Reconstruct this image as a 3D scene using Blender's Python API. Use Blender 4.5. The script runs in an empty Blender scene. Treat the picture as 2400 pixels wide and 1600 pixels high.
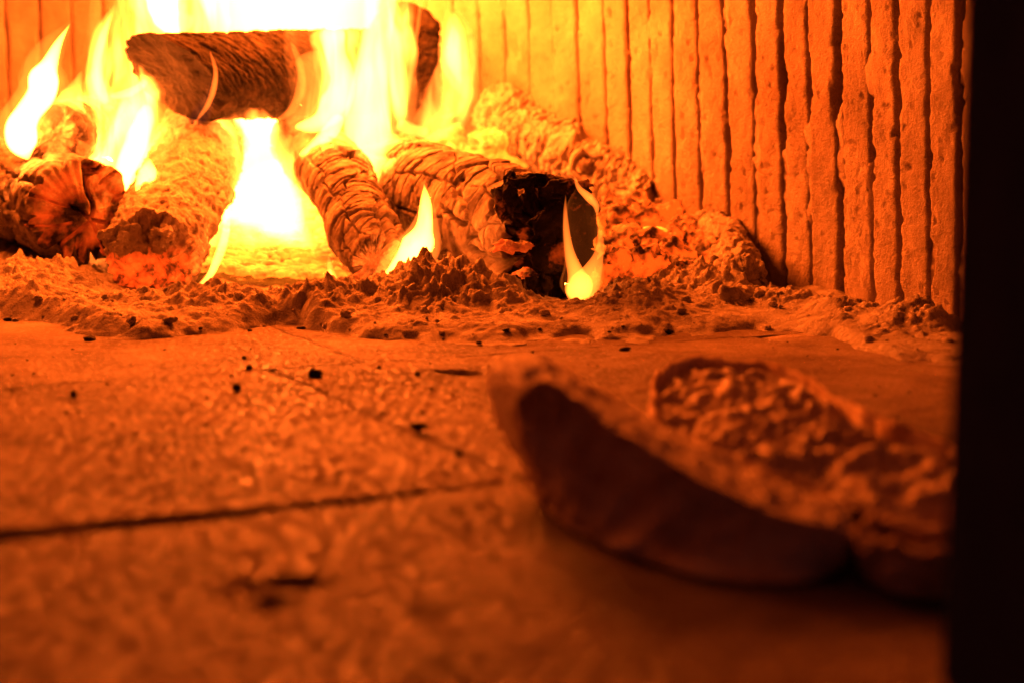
import bpy, math, random
import numpy as np
from mathutils import Vector

R = math.radians
random.seed(7)
SC = bpy.context.scene
COL = SC.collection

# ------------------------------------------------------------------ camera
CAM_Z = 0.20
FPX = 4400.0                      # focal length in photograph pixels (2400 wide)
PITCH = math.atan(620.0 / FPX)
cam = bpy.data.cameras.new("camera")
cam.sensor_width = 36.0
cam.lens = 36.0 * FPX / 2400.0
cam.clip_start = 0.01
cam.clip_end = 50
cam.dof.use_dof = True
cam.dof.focus_distance = 1.56
cam.dof.aperture_fstop = 5.0
cam.dof.aperture_blades = 7
camo = bpy.data.objects.new("camera", cam)
camo.location = (0, 0, CAM_Z)
camo.rotation_euler = (math.pi / 2 - PITCH, 0, 0)
COL.objects.link(camo)
SC.camera = camo

# ------------------------------------------------------------------ world, lamps, exposure
w = bpy.data.worlds.new("World")
SC.world = w
w.use_nodes = True
bg = w.node_tree.nodes["Background"]
bg.inputs[0].default_value = (1.0, 0.26, 0.30, 1)
bg.inputs[1].default_value = 0.019

FIRE = (1.0, 0.118, 0.007)


def lamp(name, loc, power, radius, color=FIRE):
    l = bpy.data.lights.new(name, 'POINT')
    l.energy = power
    l.color = color
    l.shadow_soft_size = radius
    o = bpy.data.objects.new(name, l)
    o.location = loc
    COL.objects.link(o)
    return o


lamp("fire_light", (-0.17, 1.92, 0.37), 60.0, 0.09)
lamp("fire_light", (-0.48, 1.76, 0.42), 25.0, 0.08)
lamp("fire_light", (-0.13, 2.02, 0.17), 3.0, 0.05)
lamp("fire_light", (-0.50, 1.86, 0.24), 2.6, 0.05)
lamp("fire_light", (-0.335, 1.72, 0.125), 0.30, 0.015)
lamp("fire_light", (-0.080, 1.60, 0.075), 0.20, 0.015)

SC.view_settings.view_transform = 'Standard'
SC.view_settings.look = 'None'
SC.view_settings.exposure = 0
SC.view_settings.gamma = 1
SC.render.engine = 'CYCLES'
cy = SC.cycles
cy.max_bounces = 6
cy.diffuse_bounces = 3
cy.glossy_bounces = 2
cy.transparent_max_bounces = 96
cy.volume_bounces = 0
cy.sample_clamp_indirect = 0.6
cy.caustics_reflective = False
cy.use_denoising = True
cy.use_adaptive_sampling = False

# ------------------------------------------------------------------ pixel <-> place
CF = np.array([0, math.cos(PITCH), -math.sin(PITCH)])
CU = np.array([0, math.sin(PITCH), math.cos(PITCH)])
CR = np.array([1.0, 0, 0])
C0 = np.array([0, 0, CAM_Z])


def ray(px, py):
    return CF + CR * (px - 1200) / FPX - CU * (py - 800) / FPX


def at(px, py, Y):
    d = ray(px, py)
    return C0 + d * (Y / d[1])


def floor(px, py, z=0.0):
    d = ray(px, py)
    return C0 + d * ((z - CAM_Z) / d[2])


# ------------------------------------------------------------------ noise
def _hash(ix, iy, iz, s):
    h = (ix.astype(np.int64) * 374761393 + iy.astype(np.int64) * 668265263
         + iz.astype(np.int64) * 1440662683 + int(s) * 974711 + 12345) & 0xffffffff
    h = ((h ^ (h >> 13)) * 1274126177) & 0xffffffff
    h = ((h ^ (h >> 15)) * 2246822519) & 0xffffffff
    h = h ^ (h >> 16)
    return h.astype(np.float64) / 4294967296.0


def vn(p, s=0):
    p = np.asarray(p, float)
    i = np.floor(p)
    f = p - i
    f = f * f * f * (f * (f * 6 - 15) + 10)
    i = i.astype(np.int64)
    out = 0
    for dx in (0, 1):
        wx = f[:, 0] if dx else 1 - f[:, 0]
        for dy in (0, 1):
            wy = f[:, 1] if dy else 1 - f[:, 1]
            for dz in (0, 1):
                wz = f[:, 2] if dz else 1 - f[:, 2]
                out = out + wx * wy * wz * _hash(i[:, 0] + dx, i[:, 1] + dy, i[:, 2] + dz, s)
    return out * 2 - 1


def fbm(p, octv=4, s=0, gain=0.5):
    p = np.asarray(p, float)
    a, t, n = 1.0, 0.0, 0.0
    for k in range(octv):
        t = t + a * vn(p * (2.03 ** k) + 17.3 * k, s + k)
        n += a
        a *= gain
    return t / n * 1.4


def worley(u, v, s=0, wrap=None, jit=0.9):
    """F1, F2 and the id of the nearest cell of a jittered grid (v wraps every WRAP cells)."""
    iu, iv = np.floor(u).astype(np.int64), np.floor(v).astype(np.int64)
    f1 = np.full(u.shape, 9.0)
    f2 = np.full(u.shape, 9.0)
    idn = np.zeros(u.shape)
    z = np.zeros_like(iu)
    for du in (-1, 0, 1):
        for dv in (-1, 0, 1):
            cu, cv = iu + du, iv + dv
            hv = cv % wrap if wrap else cv
            px = cu + 0.5 + jit * (_hash(cu, hv, z, s) - 0.5)
            py = cv + 0.5 + jit * (_hash(cu, hv, z, s + 31) - 0.5)
            d = np.hypot(u - px, v - py)
            near = d < f1
            f2 = np.where(near, f1, np.minimum(f2, d))
            idn = np.where(near, _hash(cu, hv, z, s + 77), idn)
            f1 = np.where(near, d, f1)
    return f1, f2, idn


def sstep(a, b, x):
    t = np.clip((x - a) / (b - a), 0, 1)
    return t * t * (3 - 2 * t)


# ------------------------------------------------------------------ objects
def mesh_obj(name, verts, faces, mat, parent=None, smooth=True, loc=None):
    verts = np.asarray(verts, float)
    if parent is not None:
        verts = verts - np.array(parent.location)
    elif loc is not None:
        verts = verts - np.asarray(loc)
    me = bpy.data.meshes.new(name)
    if isinstance(faces, np.ndarray):
        nf, k = faces.shape
        me.vertices.add(len(verts))
        me.vertices.foreach_set('co', verts.ravel())
        me.loops.add(nf * k)
        me.loops.foreach_set('vertex_index', faces.ravel().astype(np.int32))
        me.polygons.add(nf)
        me.polygons.foreach_set('loop_start', np.arange(0, nf * k, k, dtype=np.int32))
        me.polygons.foreach_set('loop_total', np.full(nf, k, dtype=np.int32))
        me.update(calc_edges=True)
        me.validate()
    else:
        me.from_pydata(verts.tolist(), [], faces)
        me.update()
    if smooth:
        me.polygons.foreach_set('use_smooth', np.ones(len(me.polygons), dtype=bool))
    if mat:
        me.materials.append(mat)
    o = bpy.data.objects.new(name, me)
    COL.objects.link(o)
    if parent is not None:
        o.parent = parent
    elif loc is not None:
        o.location = loc
    return o


def thing(name, label, cat, loc, group=None):
    o = bpy.data.objects.new(name, None)
    o.empty_display_size = 0.02
    o.location = loc
    COL.objects.link(o)
    return tag(o, label, cat, group)


def tag(o, label, cat, group=None):
    o['label'] = label
    o['category'] = cat
    if group:
        o['group'] = group
    return o


def kind(o, k):
    o['kind'] = k
    return o


def grid_faces(nu, nv, wrap_v=False, off=0):
    """quads of a (nu x nv) vertex grid, index = i*nv + j"""
    i = np.arange(nu - 1)
    j = np.arange(nv if wrap_v else nv - 1)
    I, J = np.meshgrid(i, j, indexing='ij')
    J2 = (J + 1) % nv
    a = I * nv + J
    b = I * nv + J2
    c = (I + 1) * nv + J2
    d = (I + 1) * nv + J
    return np.stack([a, b, c, d], -1).reshape(-1, 4) + off


# ------------------------------------------------------------------ materials
def new_mat(name):
    m = bpy.data.materials.new(name)
    m.use_nodes = True
    nt = m.node_tree
    nt.nodes.clear()
    return m, nt, nt.nodes, nt.links


def noise_node(nd, lk, scale, detail=4, rough=0.6, vec=None):
    n = nd.new('ShaderNodeTexNoise')
    n.inputs['Scale'].default_value = scale
    n.inputs['Detail'].default_value = detail
    n.inputs['Roughness'].default_value = rough
    if vec is not None:
        lk.new(vec, n.inputs['Vector'])
    return n


def ramp(nd, lk, src, stops):
    r = nd.new('ShaderNodeValToRGB')
    e = r.color_ramp.elements
    while len(e) < len(stops):
        e.new(0.5)
    for k, (p, c) in enumerate(stops):
        e[k].position = p
        e[k].color = (*c, 1) if len(c) == 3 else c
    lk.new(src, r.inputs['Fac'])
    return r


def solid(name, stops, scale=30, rough=0.9, bump=0.3, bscale=300, bdist=0.002, stretch=None,
          glow=None, gscale=40, spec=0.3, detail=5, bump2=None, pits=None, gloss=None, glow_below=None):
    """A dry procedural surface: noise-ramped colour, fine relief, and optional glowing patches.
    glow = (low, high, colour, strength)"""
    m, nt, nd, lk = new_mat(name)
    out = nd.new('ShaderNodeOutputMaterial')
    b = nd.new('ShaderNodeBsdfPrincipled')
    tc = nd.new('ShaderNodeTexCoord')
    vec = tc.outputs['Object']
    if stretch:
        mp = nd.new('ShaderNodeMapping')
        mp.inputs['Scale'].default_value = stretch
        lk.new(vec, mp.inputs['Vector'])
        vec = mp.outputs[0]
    n = noise_node(nd, lk, scale, detail, 0.62, vec)
    r = ramp(nd, lk, n.outputs['Fac'], stops)
    col = r.outputs['Color']
    if pits:
        pn = noise_node(nd, lk, pits[0], 3, 0.6, vec)
        pr = ramp(nd, lk, pn.outputs['Fac'], [(pits[1], (1, 1, 1)), (pits[2], pits[3])])
        mx = nd.new('ShaderNodeMix')
        mx.data_type = 'RGBA'
        mx.blend_type = 'MULTIPLY'
        mx.inputs['Factor'].default_value = 1
        lk.new(col, mx.inputs['A'])
        lk.new(pr.outputs['Color'], mx.inputs['B'])
        col = mx.outputs['Result']
    lk.new(col, b.inputs['Base Color'])
    b.inputs['Roughness'].default_value = rough
    b.inputs['Specular IOR Level'].default_value = spec
    if gloss:
        gn_ = noise_node(nd, lk, gloss[0], 3, 0.6, vec)
        mr = nd.new('ShaderNodeMapRange')
        mr.inputs['From Min'].default_value = 0.36
        mr.inputs['From Max'].default_value = 0.49
        mr.inputs['To Min'].default_value = gloss[1]
        mr.inputs['To Max'].default_value = gloss[2]
        lk.new(gn_.outputs['Fac'], mr.inputs['Value'])
        lk.new(mr.outputs[0], b.inputs['Roughness'])
    bn = noise_node(nd, lk, bscale, 5, 0.65, vec)
    bp = nd.new('ShaderNodeBump')
    bp.inputs['Strength'].default_value = bump
    bp.inputs['Distance'].default_value = bdist
    lk.new(bn.outputs['Fac'], bp.inputs['Height'])
    last = bp
    if bump2:
        bn2 = noise_node(nd, lk, bump2[0], 3, 0.5, vec)
        bp2 = nd.new('ShaderNodeBump')
        bp2.inputs['Strength'].default_value = bump2[1]
        bp2.inputs['Distance'].default_value = bump2[2]
        lk.new(bn2.outputs['Fac'], bp2.inputs['Height'])
        lk.new(bp.outputs[0], bp2.inputs['Normal'])
        last = bp2
    lk.new(last.outputs[0], b.inputs['Normal'])
    if glow:
        lo, hi, gc, gs = glow
        gn = noise_node(nd, lk, gscale, 4, 0.6, tc.outputs['Object'])
        gr = ramp(nd, lk, gn.outputs['Fac'], [(lo, (0, 0, 0)), (hi, (1, 1, 1))])
        mul = nd.new('ShaderNodeMath')
        mul.operation = 'MULTIPLY'
        mul.inputs[1].default_value = gs
        lk.new(gr.outputs['Color'], mul.inputs[0])
        if glow_below:                      # only the underside, down in the coals, still glows
            sx_ = nd.new('ShaderNodeSeparateXYZ')
            lk.new(tc.outputs['Object'], sx_.inputs[0])
            ad = nd.new('ShaderNodeMath')
            ad.operation = 'MULTIPLY_ADD'
            ad.inputs[1].default_value = 0.02
            lk.new(n.outputs['Fac'], ad.inputs[0])
            lk.new(sx_.outputs['Z'], ad.inputs[2])
            mg = nd.new('ShaderNodeMapRange')
            mg.inputs['From Min'].default_value = glow_below[0]
            mg.inputs['From Max'].default_value = glow_below[1]
            lk.new(ad.outputs[0], mg.inputs['Value'])
            m2 = nd.new('ShaderNodeMath')
            m2.operation = 'MULTIPLY'
            lk.new(mul.outputs[0], m2.inputs[0])
            lk.new(mg.outputs[0], m2.inputs[1])
            mul = m2
        b.inputs['Emission Color'].default_value = (*gc, 1)
        lk.new(mul.outputs[0], b.inputs['Emission Strength'])
    lk.new(b.outputs[0], out.inputs['Surface'])
    return m


def wisp_mat(name, color, strength, sc, lo, hi):
    """glowing gas drawn out into upward streaks"""
    m, nt, nd, lk = new_mat(name)
    out = nd.new('ShaderNodeOutputMaterial')
    e = nd.new('ShaderNodeEmission')
    e.inputs['Color'].default_value = (*color, 1)
    tc = nd.new('ShaderNodeTexCoord')
    mp = nd.new('ShaderNodeMapping')
    mp.inputs['Scale'].default_value = sc
    mp.inputs['Rotation'].default_value = (0, R(-9), 0)
    lk.new(tc.outputs['Object'], mp.inputs['Vector'])
    n = noise_node(nd, lk, 1.0, 3, 0.55, mp.outputs[0])
    n.inputs['Distortion'].default_value = 0.7
    mr = nd.new('ShaderNodeMapRange')
    mr.interpolation_type = 'SMOOTHSTEP'
    mr.inputs['From Min'].default_value = lo
    mr.inputs['From Max'].default_value = hi
    mr.inputs['To Min'].default_value = strength * 0.03
    mr.inputs['To Max'].default_value = strength
    lk.new(n.outputs['Fac'], mr.inputs['Value'])
    lk.new(mr.outputs[0], e.inputs['Strength'])
    lk.new(e.outputs[0], out.inputs['Volume'])
    return m


def flame_mat(name, color, strength):
    m, nt, nd, lk = new_mat(name)
    out = nd.new('ShaderNodeOutputMaterial')
    e = nd.new('ShaderNodeEmission')
    e.inputs['Color'].default_value = (*color, 1)
    e.inputs['Strength'].default_value = strength
    lk.new(e.outputs[0], out.inputs['Volume'])
    m.cycles.homogeneous_volume = True
    return m


M = {}
M['brick'] = solid('fire_brick', [(0.30, (0.25, 0.21, 0.168)), (0.55, (0.35, 0.29, 0.24)), (0.75, (0.43, 0.37, 0.31))],
                   scale=18, rough=1.0, bump=0.9, bscale=420, bdist=0.0035, spec=0.0, bump2=(120, 0.5, 0.004), pits=(6, 0.42, 0.66, (0.72, 0.67, 0.61)))
M['mortar'] = solid('old_mortar', [(0.3, (0.24, 0.19, 0.16)), (0.7, (0.36, 0.30, 0.25))], scale=40, spec=0.0, bump=0.6, bdist=0.004)
M['bounce_dark'] = solid('dark_bounce_vault_brick', [(0.3, (0.06, 0.048, 0.04)), (0.7, (0.12, 0.10, 0.08))], scale=12, rough=1.0, spec=0.0, bump=0.6)  # for the added vault, kept dark so it returns little firelight
M['tile'] = solid('hearth_tile', [(0.32, (0.14, 0.112, 0.088)), (0.5, (0.225, 0.182, 0.145)), (0.70, (0.33, 0.277, 0.228))],
                  scale=14, rough=0.42, bump=0.8, bscale=520, bdist=0.0024, spec=0.16, detail=9, bump2=(120, 0.35, 0.004), gloss=(230, 0.20, 1.0),
                  pits=(5.5, 0.40, 0.64, (0.55, 0.50, 0.45)))
M['joint'] = solid('dusty_joint', [(0.3, (0.16, 0.12, 0.10)), (0.7, (0.30, 0.25, 0.20))], scale=60, bump=0.5)
M['ash'] = solid('grey_ash', [(0.32, (0.30, 0.27, 0.24)), (0.5, (0.43, 0.395, 0.355)), (0.68, (0.55, 0.515, 0.475))],
                 scale=60, rough=1.0, bump=1.0, bscale=650, bdist=0.003, spec=0.0, bump2=(220, 0.6, 0.004))
M['ashlog'] = solid('white_ash_crust', [(0.36, (0.17, 0.145, 0.125)), (0.50, (0.31, 0.28, 0.25)), (0.66, (0.44, 0.41, 0.37))],
                    scale=60, rough=1.0, bump=0.8, bscale=260, bdist=0.004, spec=0.1,
                    glow=(0.60, 0.72, (1.0, 0.10, 0.006), 0.7), gscale=22)
M['ashpale'] = solid('pale_ash_coat', [(0.34, (0.20, 0.175, 0.15)), (0.50, (0.36, 0.325, 0.29)), (0.66, (0.52, 0.48, 0.44))],
                     scale=70, rough=1.0, bump=0.9, bscale=380, bdist=0.003, spec=0.0)
M['bark'] = solid('ashy_charred_bark', [(0.36, (0.055, 0.043, 0.035)), (0.50, (0.19, 0.16, 0.135)), (0.66, (0.36, 0.315, 0.27))],
                  scale=34, rough=0.95, bump=0.7, bscale=330, bdist=0.003, spec=0.15)
M['bark2'] = solid('ashy_grey_bark', [(0.36, (0.09, 0.075, 0.062)), (0.50, (0.22, 0.19, 0.165)), (0.66, (0.37, 0.335, 0.30))],
                   scale=70, rough=0.95, bump=0.8, bscale=280, bdist=0.004, spec=0.1)
M['darkbark'] = solid('scorched_bark', [(0.38, (0.006, 0.005, 0.004)), (0.56, (0.016, 0.012, 0.009)), (0.70, (0.038, 0.029, 0.022))], scale=45, rough=0.9,
                      bump=0.8, bscale=260, bdist=0.004, spec=0.15)
M['char'] = solid('black_charcoal', [(0.4, (0.010, 0.008, 0.007)), (0.7, (0.035, 0.028, 0.022))], scale=60, rough=0.75,
                  bump=0.6, bscale=200, bdist=0.004, spec=0.2)
M['charglow'] = solid('charred_end_with_glow', [(0.40, (0.025, 0.019, 0.015)), (0.47, (0.15, 0.12, 0.10)), (0.58, (0.46, 0.39, 0.33))],
                      scale=26, rough=0.9, bump=0.6, bscale=220, bdist=0.004, spec=0.15,
                      glow=(0.42, 0.60, (1.0, 0.055, 0.003), 0.6), gscale=30)
M['hollow'] = solid('broken_charred_end', [(0.4, (0.010, 0.008, 0.007)), (0.72, (0.04, 0.03, 0.024))], scale=40, rough=0.85,
                    bump=0.6, bscale=180, bdist=0.005, spec=0.1, glow=(0.58, 0.68, (1.0, 0.07, 0.004), 0.35), gscale=30)
M['glowend'] = solid('glowing_ember_end', [(0.35, (0.30, 0.25, 0.21)), (0.7, (0.56, 0.50, 0.44))], scale=90, rough=0.9,
                     bump=0.8, bscale=300, bdist=0.004, glow=(0.38, 0.60, (1.0, 0.058, 0.003), 1.7), gscale=90, glow_below=(0.064, 0.046))
M['ember'] = solid('glowing_ember', [(0.38, (0.07, 0.05, 0.04)), (0.62, (0.30, 0.26, 0.22))], scale=60, rough=0.95,
                   bump=0.6, bscale=240, bdist=0.003, glow=(0.45, 0.58, (1.0, 0.075, 0.0035), 1.5), gscale=38)
M['hotember'] = solid('yellow_hot_ember', [(0.35, (0.3, 0.25, 0.2)), (0.7, (0.55, 0.5, 0.45))], scale=60, rough=0.95,
                      bump=0.6, bscale=240, bdist=0.003, glow=(0.34, 0.66, (1.0, 0.17, 0.008), 4.0), gscale=45)
M['crumbchar'] = solid('charcoal_crumb', [(0.4, (0.015, 0.012, 0.01)), (0.7, (0.06, 0.045, 0.035))], scale=200, rough=0.9, bump=0.5)
M['crust'] = solid('floury_bread_crust', [(0.35, (0.42, 0.27, 0.15)), (0.52, (0.66, 0.50, 0.33)), (0.72, (0.82, 0.70, 0.54))],
                   scale=32, rough=0.8, bump=0.7, bscale=240, bdist=0.003, spec=0.15, bump2=(80, 0.4, 0.004))
M['crumb'] = solid('bread_crumb', [(0.35, (0.66, 0.52, 0.36)), (0.55, (0.78, 0.66, 0.50)), (0.75, (0.86, 0.78, 0.64))],
                   scale=70, rough=0.6, bump=0.9, bscale=260, bdist=0.005, spec=0.3)
M['jamb'] = solid('black_iron', [(0.4, (0.007, 0.011, 0.07)), (0.7, (0.010, 0.014, 0.085))], scale=30, rough=1.0, bump=0.3, spec=0.0)

FC = (1.0, 0.16, 0.015)           # the same fire colour as the lamps: it clips to yellow and white where the gas is deep
M['f_white'] = flame_mat('flame_white_hot', FC, 4200)
M['f_blaze'] = flame_mat('flame_deep_blaze', FC, 800)
M['f_heart'] = flame_mat('flame_heart', FC, 900)
M['f_yellow'] = flame_mat('flame_yellow', FC, 800)
M['f_soft'] = flame_mat('flame_soft_yellow', FC, 130)
M['f_wisp'] = wisp_mat('flame_wisp', FC, 420, (34, 22, 8), 0.42, 0.72)
M['f_wispy'] = wisp_mat('flame_bright_wisp', FC, 1500, (40, 22, 9), 0.45, 0.70)
M['f_faint'] = flame_mat('flame_faint_orange', (1.0, 0.16, 0.015), 24)
M['f_ghost'] = flame_mat('flame_ghost', (1.0, 0.2, 0.06), 7)
M['f_sheet'] = flame_mat('flame_curved_sheet', FC, 32)
M['f_thin'] = flame_mat('flame_thin_sheet', FC, 330)
M['f_rim'] = flame_mat('flame_rim', FC, 700)
M['f_blue'] = flame_mat('flame_blue_haze', (0.55, 0.22, 0.40), 1.3)

# ------------------------------------------------------------------ hearth floor of large tiles
A0, A1 = floor(0, 1280)[:2], floor(1230, 1150)[:2]
ta = (A1 - A0) / np.linalg.norm(A1 - A0)            # along the near joint
tb = np.array([-ta[1], ta[0]])                      # away from the camera
Q0 = floor(1235, 1125)[:2]                          # a corner where joints meet
fv, ff_ = [], []
GR = [(-2.2, -0.0105), (-0.26, -0.0092), (-0.12, -0.0045), (0.0, -0.0018), (0.05, -0.0016), (2.2, -0.0014)]   # the near joint is open at the left and filled at the right
for (sa, gz) in GR:
    b0 = Q0 + ta * sa
    for (tbv, z) in ((3.2, -0.0036), (0.006, -0.0036), (0.0055, gz), (-0.0055, gz), (-0.006, -0.0014 if False else gz), (-1.2, gz)):
        q = b0 + tb * tbv
        fv.append((q[0], q[1], z))
ff_ = grid_faces(len(GR), 6)
fl = mesh_obj('floor', np.array(fv), ff_[:, ::-1].copy(), M['joint'], smooth=False)
kind(fl, 'structure')
TS = 0.40


def make_tile(ia, ib, shift):
    gap = 0.0045
    hi = 56 if (ib in (-1, 0, 1) and ia in (-1, 0)) else 16
    n = 230 if (ib == -1 and ia in (-1, 0)) else (150 if (ib == 0 and ia in (-1, 0, -2)) else hi)
    near_ = n > 100
    s = np.linspace(-1, 1, n)
    # cosine spacing crowds the edge so the worn arris is modelled
    s = np.sin(s * math.pi / 2) * 0.35 + s * 0.65
    a, b = np.meshgrid(s, s, indexing='ij')
    a, b = a.ravel(), b.ravel()
    half = TS / 2 - (0.0010 if ib < 1 else 0.0003)
    halfb = TS / 2
    ca, cb = (ia + 0.5) * TS + shift, (ib + 0.5) * TS
    P = Q0[None] + (ca + a * half)[:, None] * ta + (cb + b * halfb)[:, None] * tb
    p3 = np.column_stack([P, np.zeros(len(P))])
    edge = (1 - np.abs(a)) * half
    worn = 0.006 + 0.006 * np.clip(fbm(p3 * 22, 3, 5), -0.5, 1)
    rgh = (0.25 + 1.1 * sstep(-0.15, 0.55, fbm(p3 * 11, 3, 88))) * sstep(1.25, 0.95, P[:, 1])
    z = -(0.0011 if ib < 1 else 0.0003) * (1 - np.clip(edge / worn, 0, 1)) ** 2 + 0.0016 * fbm(p3 * 9, 4, 3) + 0.0006 * fbm(p3 * 60, 3, 9) + (rgh * (0.00040 * fbm(p3 * 260, 4, 10, 0.65) + 0.00020 * fbm(p3 * 95, 3, 18)) if near_ else 0)
    # the near joint: a wide worn groove at the left that dies out to the right
    g_at = (P - Q0[None]) @ tb
    g_s = (P - Q0[None]) @ ta
    gw = np.interp(g_s, [-0.3, 0.0], [0.0105, 0.0060]) * (1 + 0.35 * fbm(np.column_stack([g_s * 30, 0 * g_s, 0 * g_s]), 3, 71))
    gd = np.interp(g_s, [-0.5, -0.27, -0.10, 0.0, 0.03], [0.0090, 0.0070, 0.0038, 0.0012, 0.0004])
    z = z - gd * np.clip(1 - (g_at / gw) ** 2, 0, 1)
    # chipped hollows seen in the nearest tile
    for (px, py, ra, rb, dp, ang) in ((650, 1372, 0.027, 0.017, 0.0034, 0.30), (640, 1400, 0.013, 0.008, -0.0028, 0.2), (960, 1440, 0.022, 0.013, 0.0012, -0.2),
                                      (880, 1570, 0.024, 0.012, 0.0012, 0.2), (1075, 872, 0.020, 0.012, 0.006, 0.0)):
        q = floor(px, py)[:2]
        dx, dy = P[:, 0] - q[0], P[:, 1] - q[1]
        d2 = ((dx * math.cos(ang) + dy * math.sin(ang)) / ra) ** 2 + ((dy * math.cos(ang) - dx * math.sin(ang)) / rb) ** 2
        z = z - dp * np.clip(1 - d2 + 0.35 * fbm(p3 * 120, 3, 44), 0, 1) ** 0.8 * (d2 < 1.6)
    v = np.column_stack([P, z])
    f = grid_faces(n, n)
    # skirt
    ring = [i * n for i in range(n)] + [(n - 1) * n + j for j in range(1, n)] + [i * n + n - 1 for i in range(n - 2, -1, -1)] + [j for j in range(n - 2, 0, -1)]
    low = v[ring].copy()
    low[:, 2] = -0.0115
    k0 = len(v)
    m = len(ring)
    sk = np.array([(ring[t], k0 + t, k0 + (t + 1) % m, ring[(t + 1) % m]) for t in range(m)])
    o = mesh_obj('tile', np.vstack([v, low]), np.vstack([f[:, ::-1] * 1, sk]), M['tile'], parent=fl)
    return o


for ib in range(-2, 5):
    for ia in range(-4, 4):
        c = Q0 + ((ia + .5) * ta + (ib + .5) * tb) * TS
        if 0.25 < c[1] < 2.5 and abs(c[0]) < 1.15:
            make_tile(ia, ib, 0.07 if ib % 2 else 0.0)

# ------------------------------------------------------------------ curved wall of upright bricks
WP = np.array([(0.47, 1.26), (0.41, 1.40), (0.352, 1.53), (0.262, 1.725), (0.13, 1.945), (-0.04, 2.14), (-0.26, 2.30), (-0.50, 2.36), (-0.75, 2.32), (-1.0, 2.16)])


def catmull(P, n):
    P = np.asarray(P, float)
    Pe = np.vstack([2 * P[0] - P[1], P, 2 * P[-1] - P[-2]])
    out = []
    m = len(P) - 1
    for t in np.linspace(0, m - 1e-9, n):
        k = int(t)
        u = t - k
        p0, p1, p2, p3 = Pe[k:k + 4]
        out.append(0.5 * ((2 * p1) + (-p0 + p2) * u + (2 * p0 - 5 * p1 + 4 * p2 - p3) * u * u + (-p0 + 3 * p1 - 3 * p2 + p3) * u ** 3))
    return np.array(out)


wc = catmull(WP, 400)
ws = np.concatenate([[0], np.cumsum(np.linalg.norm(np.diff(wc, axis=0), axis=1))])


def wall_at(s):
    p = np.array([np.interp(s, ws, wc[:, 0]), np.interp(s, ws, wc[:, 1])])
    q = np.array([np.interp(s + .004, ws, wc[:, 0]), np.interp(s + .004, ws, wc[:, 1])])
    t = (q - p) / (np.linalg.norm(q - p) + 1e-9)
    return p, t, np.array([-t[1], t[0]])


WALL_H = 0.62
LEAN = 0.045
SW = np.linspace(0, ws[-1] - 0.005, 620)
ZW = np.linspace(-0.01, WALL_H, 130)
wl_v = []
for s in SW:
    p, t, nn = wall_at(s)
    inward = nn if np.dot(nn, np.array([-0.2, 1.7]) - p) > 0 else -nn
    fill = fbm(np.column_stack([np.full_like(ZW, s * 24), ZW * 9, ZW * 0]), 4, 33)
    dep = -0.0020 - 0.024 * sstep(-0.30, 0.25, fill) + 0.0015 * fbm(np.column_stack([np.full_like(ZW, s * 200), ZW * 160, ZW * 0]), 2, 34)
    q = p[None] + (dep + LEAN * ZW)[:, None] * inward[None]
    wl_v.append(np.column_stack([q, ZW]))
wall = mesh_obj('wall', np.vstack(wl_v), grid_faces(len(SW), len(ZW)), M['mortar'])
kind(wall, 'structure')

rb = random.Random(3)


def make_brick(s, wd, seed):
    p, t, nn = wall_at(s)
    inward = nn if np.dot(nn, np.array([-0.2, 1.7]) - p) > 0 else -nn
    near = p[1] < 2.2 and p[0] > -0.2
    nz = 300 if near else 60
    prof_n = 13 if near else 9
    D = 0.05
    zz = np.linspace(0, WALL_H, nz)
    # outline across the brick: side, rounded arris, face, rounded arris, side
    x = np.concatenate([[-1, -1, -0.985, -0.93], np.linspace(-0.8, 0.8, prof_n), [0.93, 0.985, 1, 1]])
    y = np.concatenate([[-1, -0.28, -0.10, -0.025], np.zeros(prof_n), [-0.025, -0.10, -0.28, -1]])
    Z, X = np.meshgrid(zz, x, indexing='ij')
    _, Yd = np.meshgrid(zz, y, indexing='ij')
    zf = Z.ravel()
    xf = X.ravel()
    yf = Yd.ravel() * D
    p3 = np.column_stack([np.full_like(zf, seed * 3.1), zf * 1.0, xf * 0.0])
    side = np.sign(xf)
    e1 = fbm(np.column_stack([zf * 16, side * 7.7, np.full_like(zf, seed * 1.3)]), 4, 11)
    e2 = fbm(np.column_stack([zf * 60, side * 3.7, np.full_like(zf, seed * 2.9)]), 3, 12)
    chip = (np.clip(e1 - 0.36, 0, 1) * 0.015 + np.clip(e2 - 0.25, 0, 1) * 0.005 + 0.0009 * e2 + 0.0012 * fbm(np.column_stack([zf * 170, side * 3.7, np.full_like(zf, seed * 2.1)]), 3, 19)) * (0.35 if s > s_far else np.interp(s, [0.15, s_far], [1.0, 0.55]))
    wob = 0.0007 * fbm(np.column_stack([zf * 5, np.full_like(zf, seed * 5.0), zf * 0]), 2, 13)
    half = wd / 2
    nearedge = sstep(0.45, 1.0, np.abs(xf))
    xo = xf * half - side * chip * nearedge + wob
    face = 0.0012 * fbm(np.column_stack([xf * half * 70, zf * 45, np.full_like(zf, seed * 4.0)]), 4, 14)
    pit = fbm(np.column_stack([xf * half * 190, zf * 120, np.full_like(zf, seed * 6.0)]), 2, 15)
    face = face - np.clip(pit - 0.78, 0, 1) * 0.012
    yo = yf + face * (yf > -0.02) - chip * 0.5 * nearedge
    tilt = (rb.random() - 0.5) * 0.012
    proud = (rb.random() - 0.5) * 0.005
    xo = xo + tilt * (zf - 0.2)
    P = p[None] + xo[:, None] * t + (yo + proud + LEAN * zf)[:, None] * inward
    v = np.column_stack([P, zf])
    f = grid_faces(nz, len(x))
    # close top
    o = mesh_obj('brick', v, f, M['brick'], parent=wall)
    return o


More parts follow.
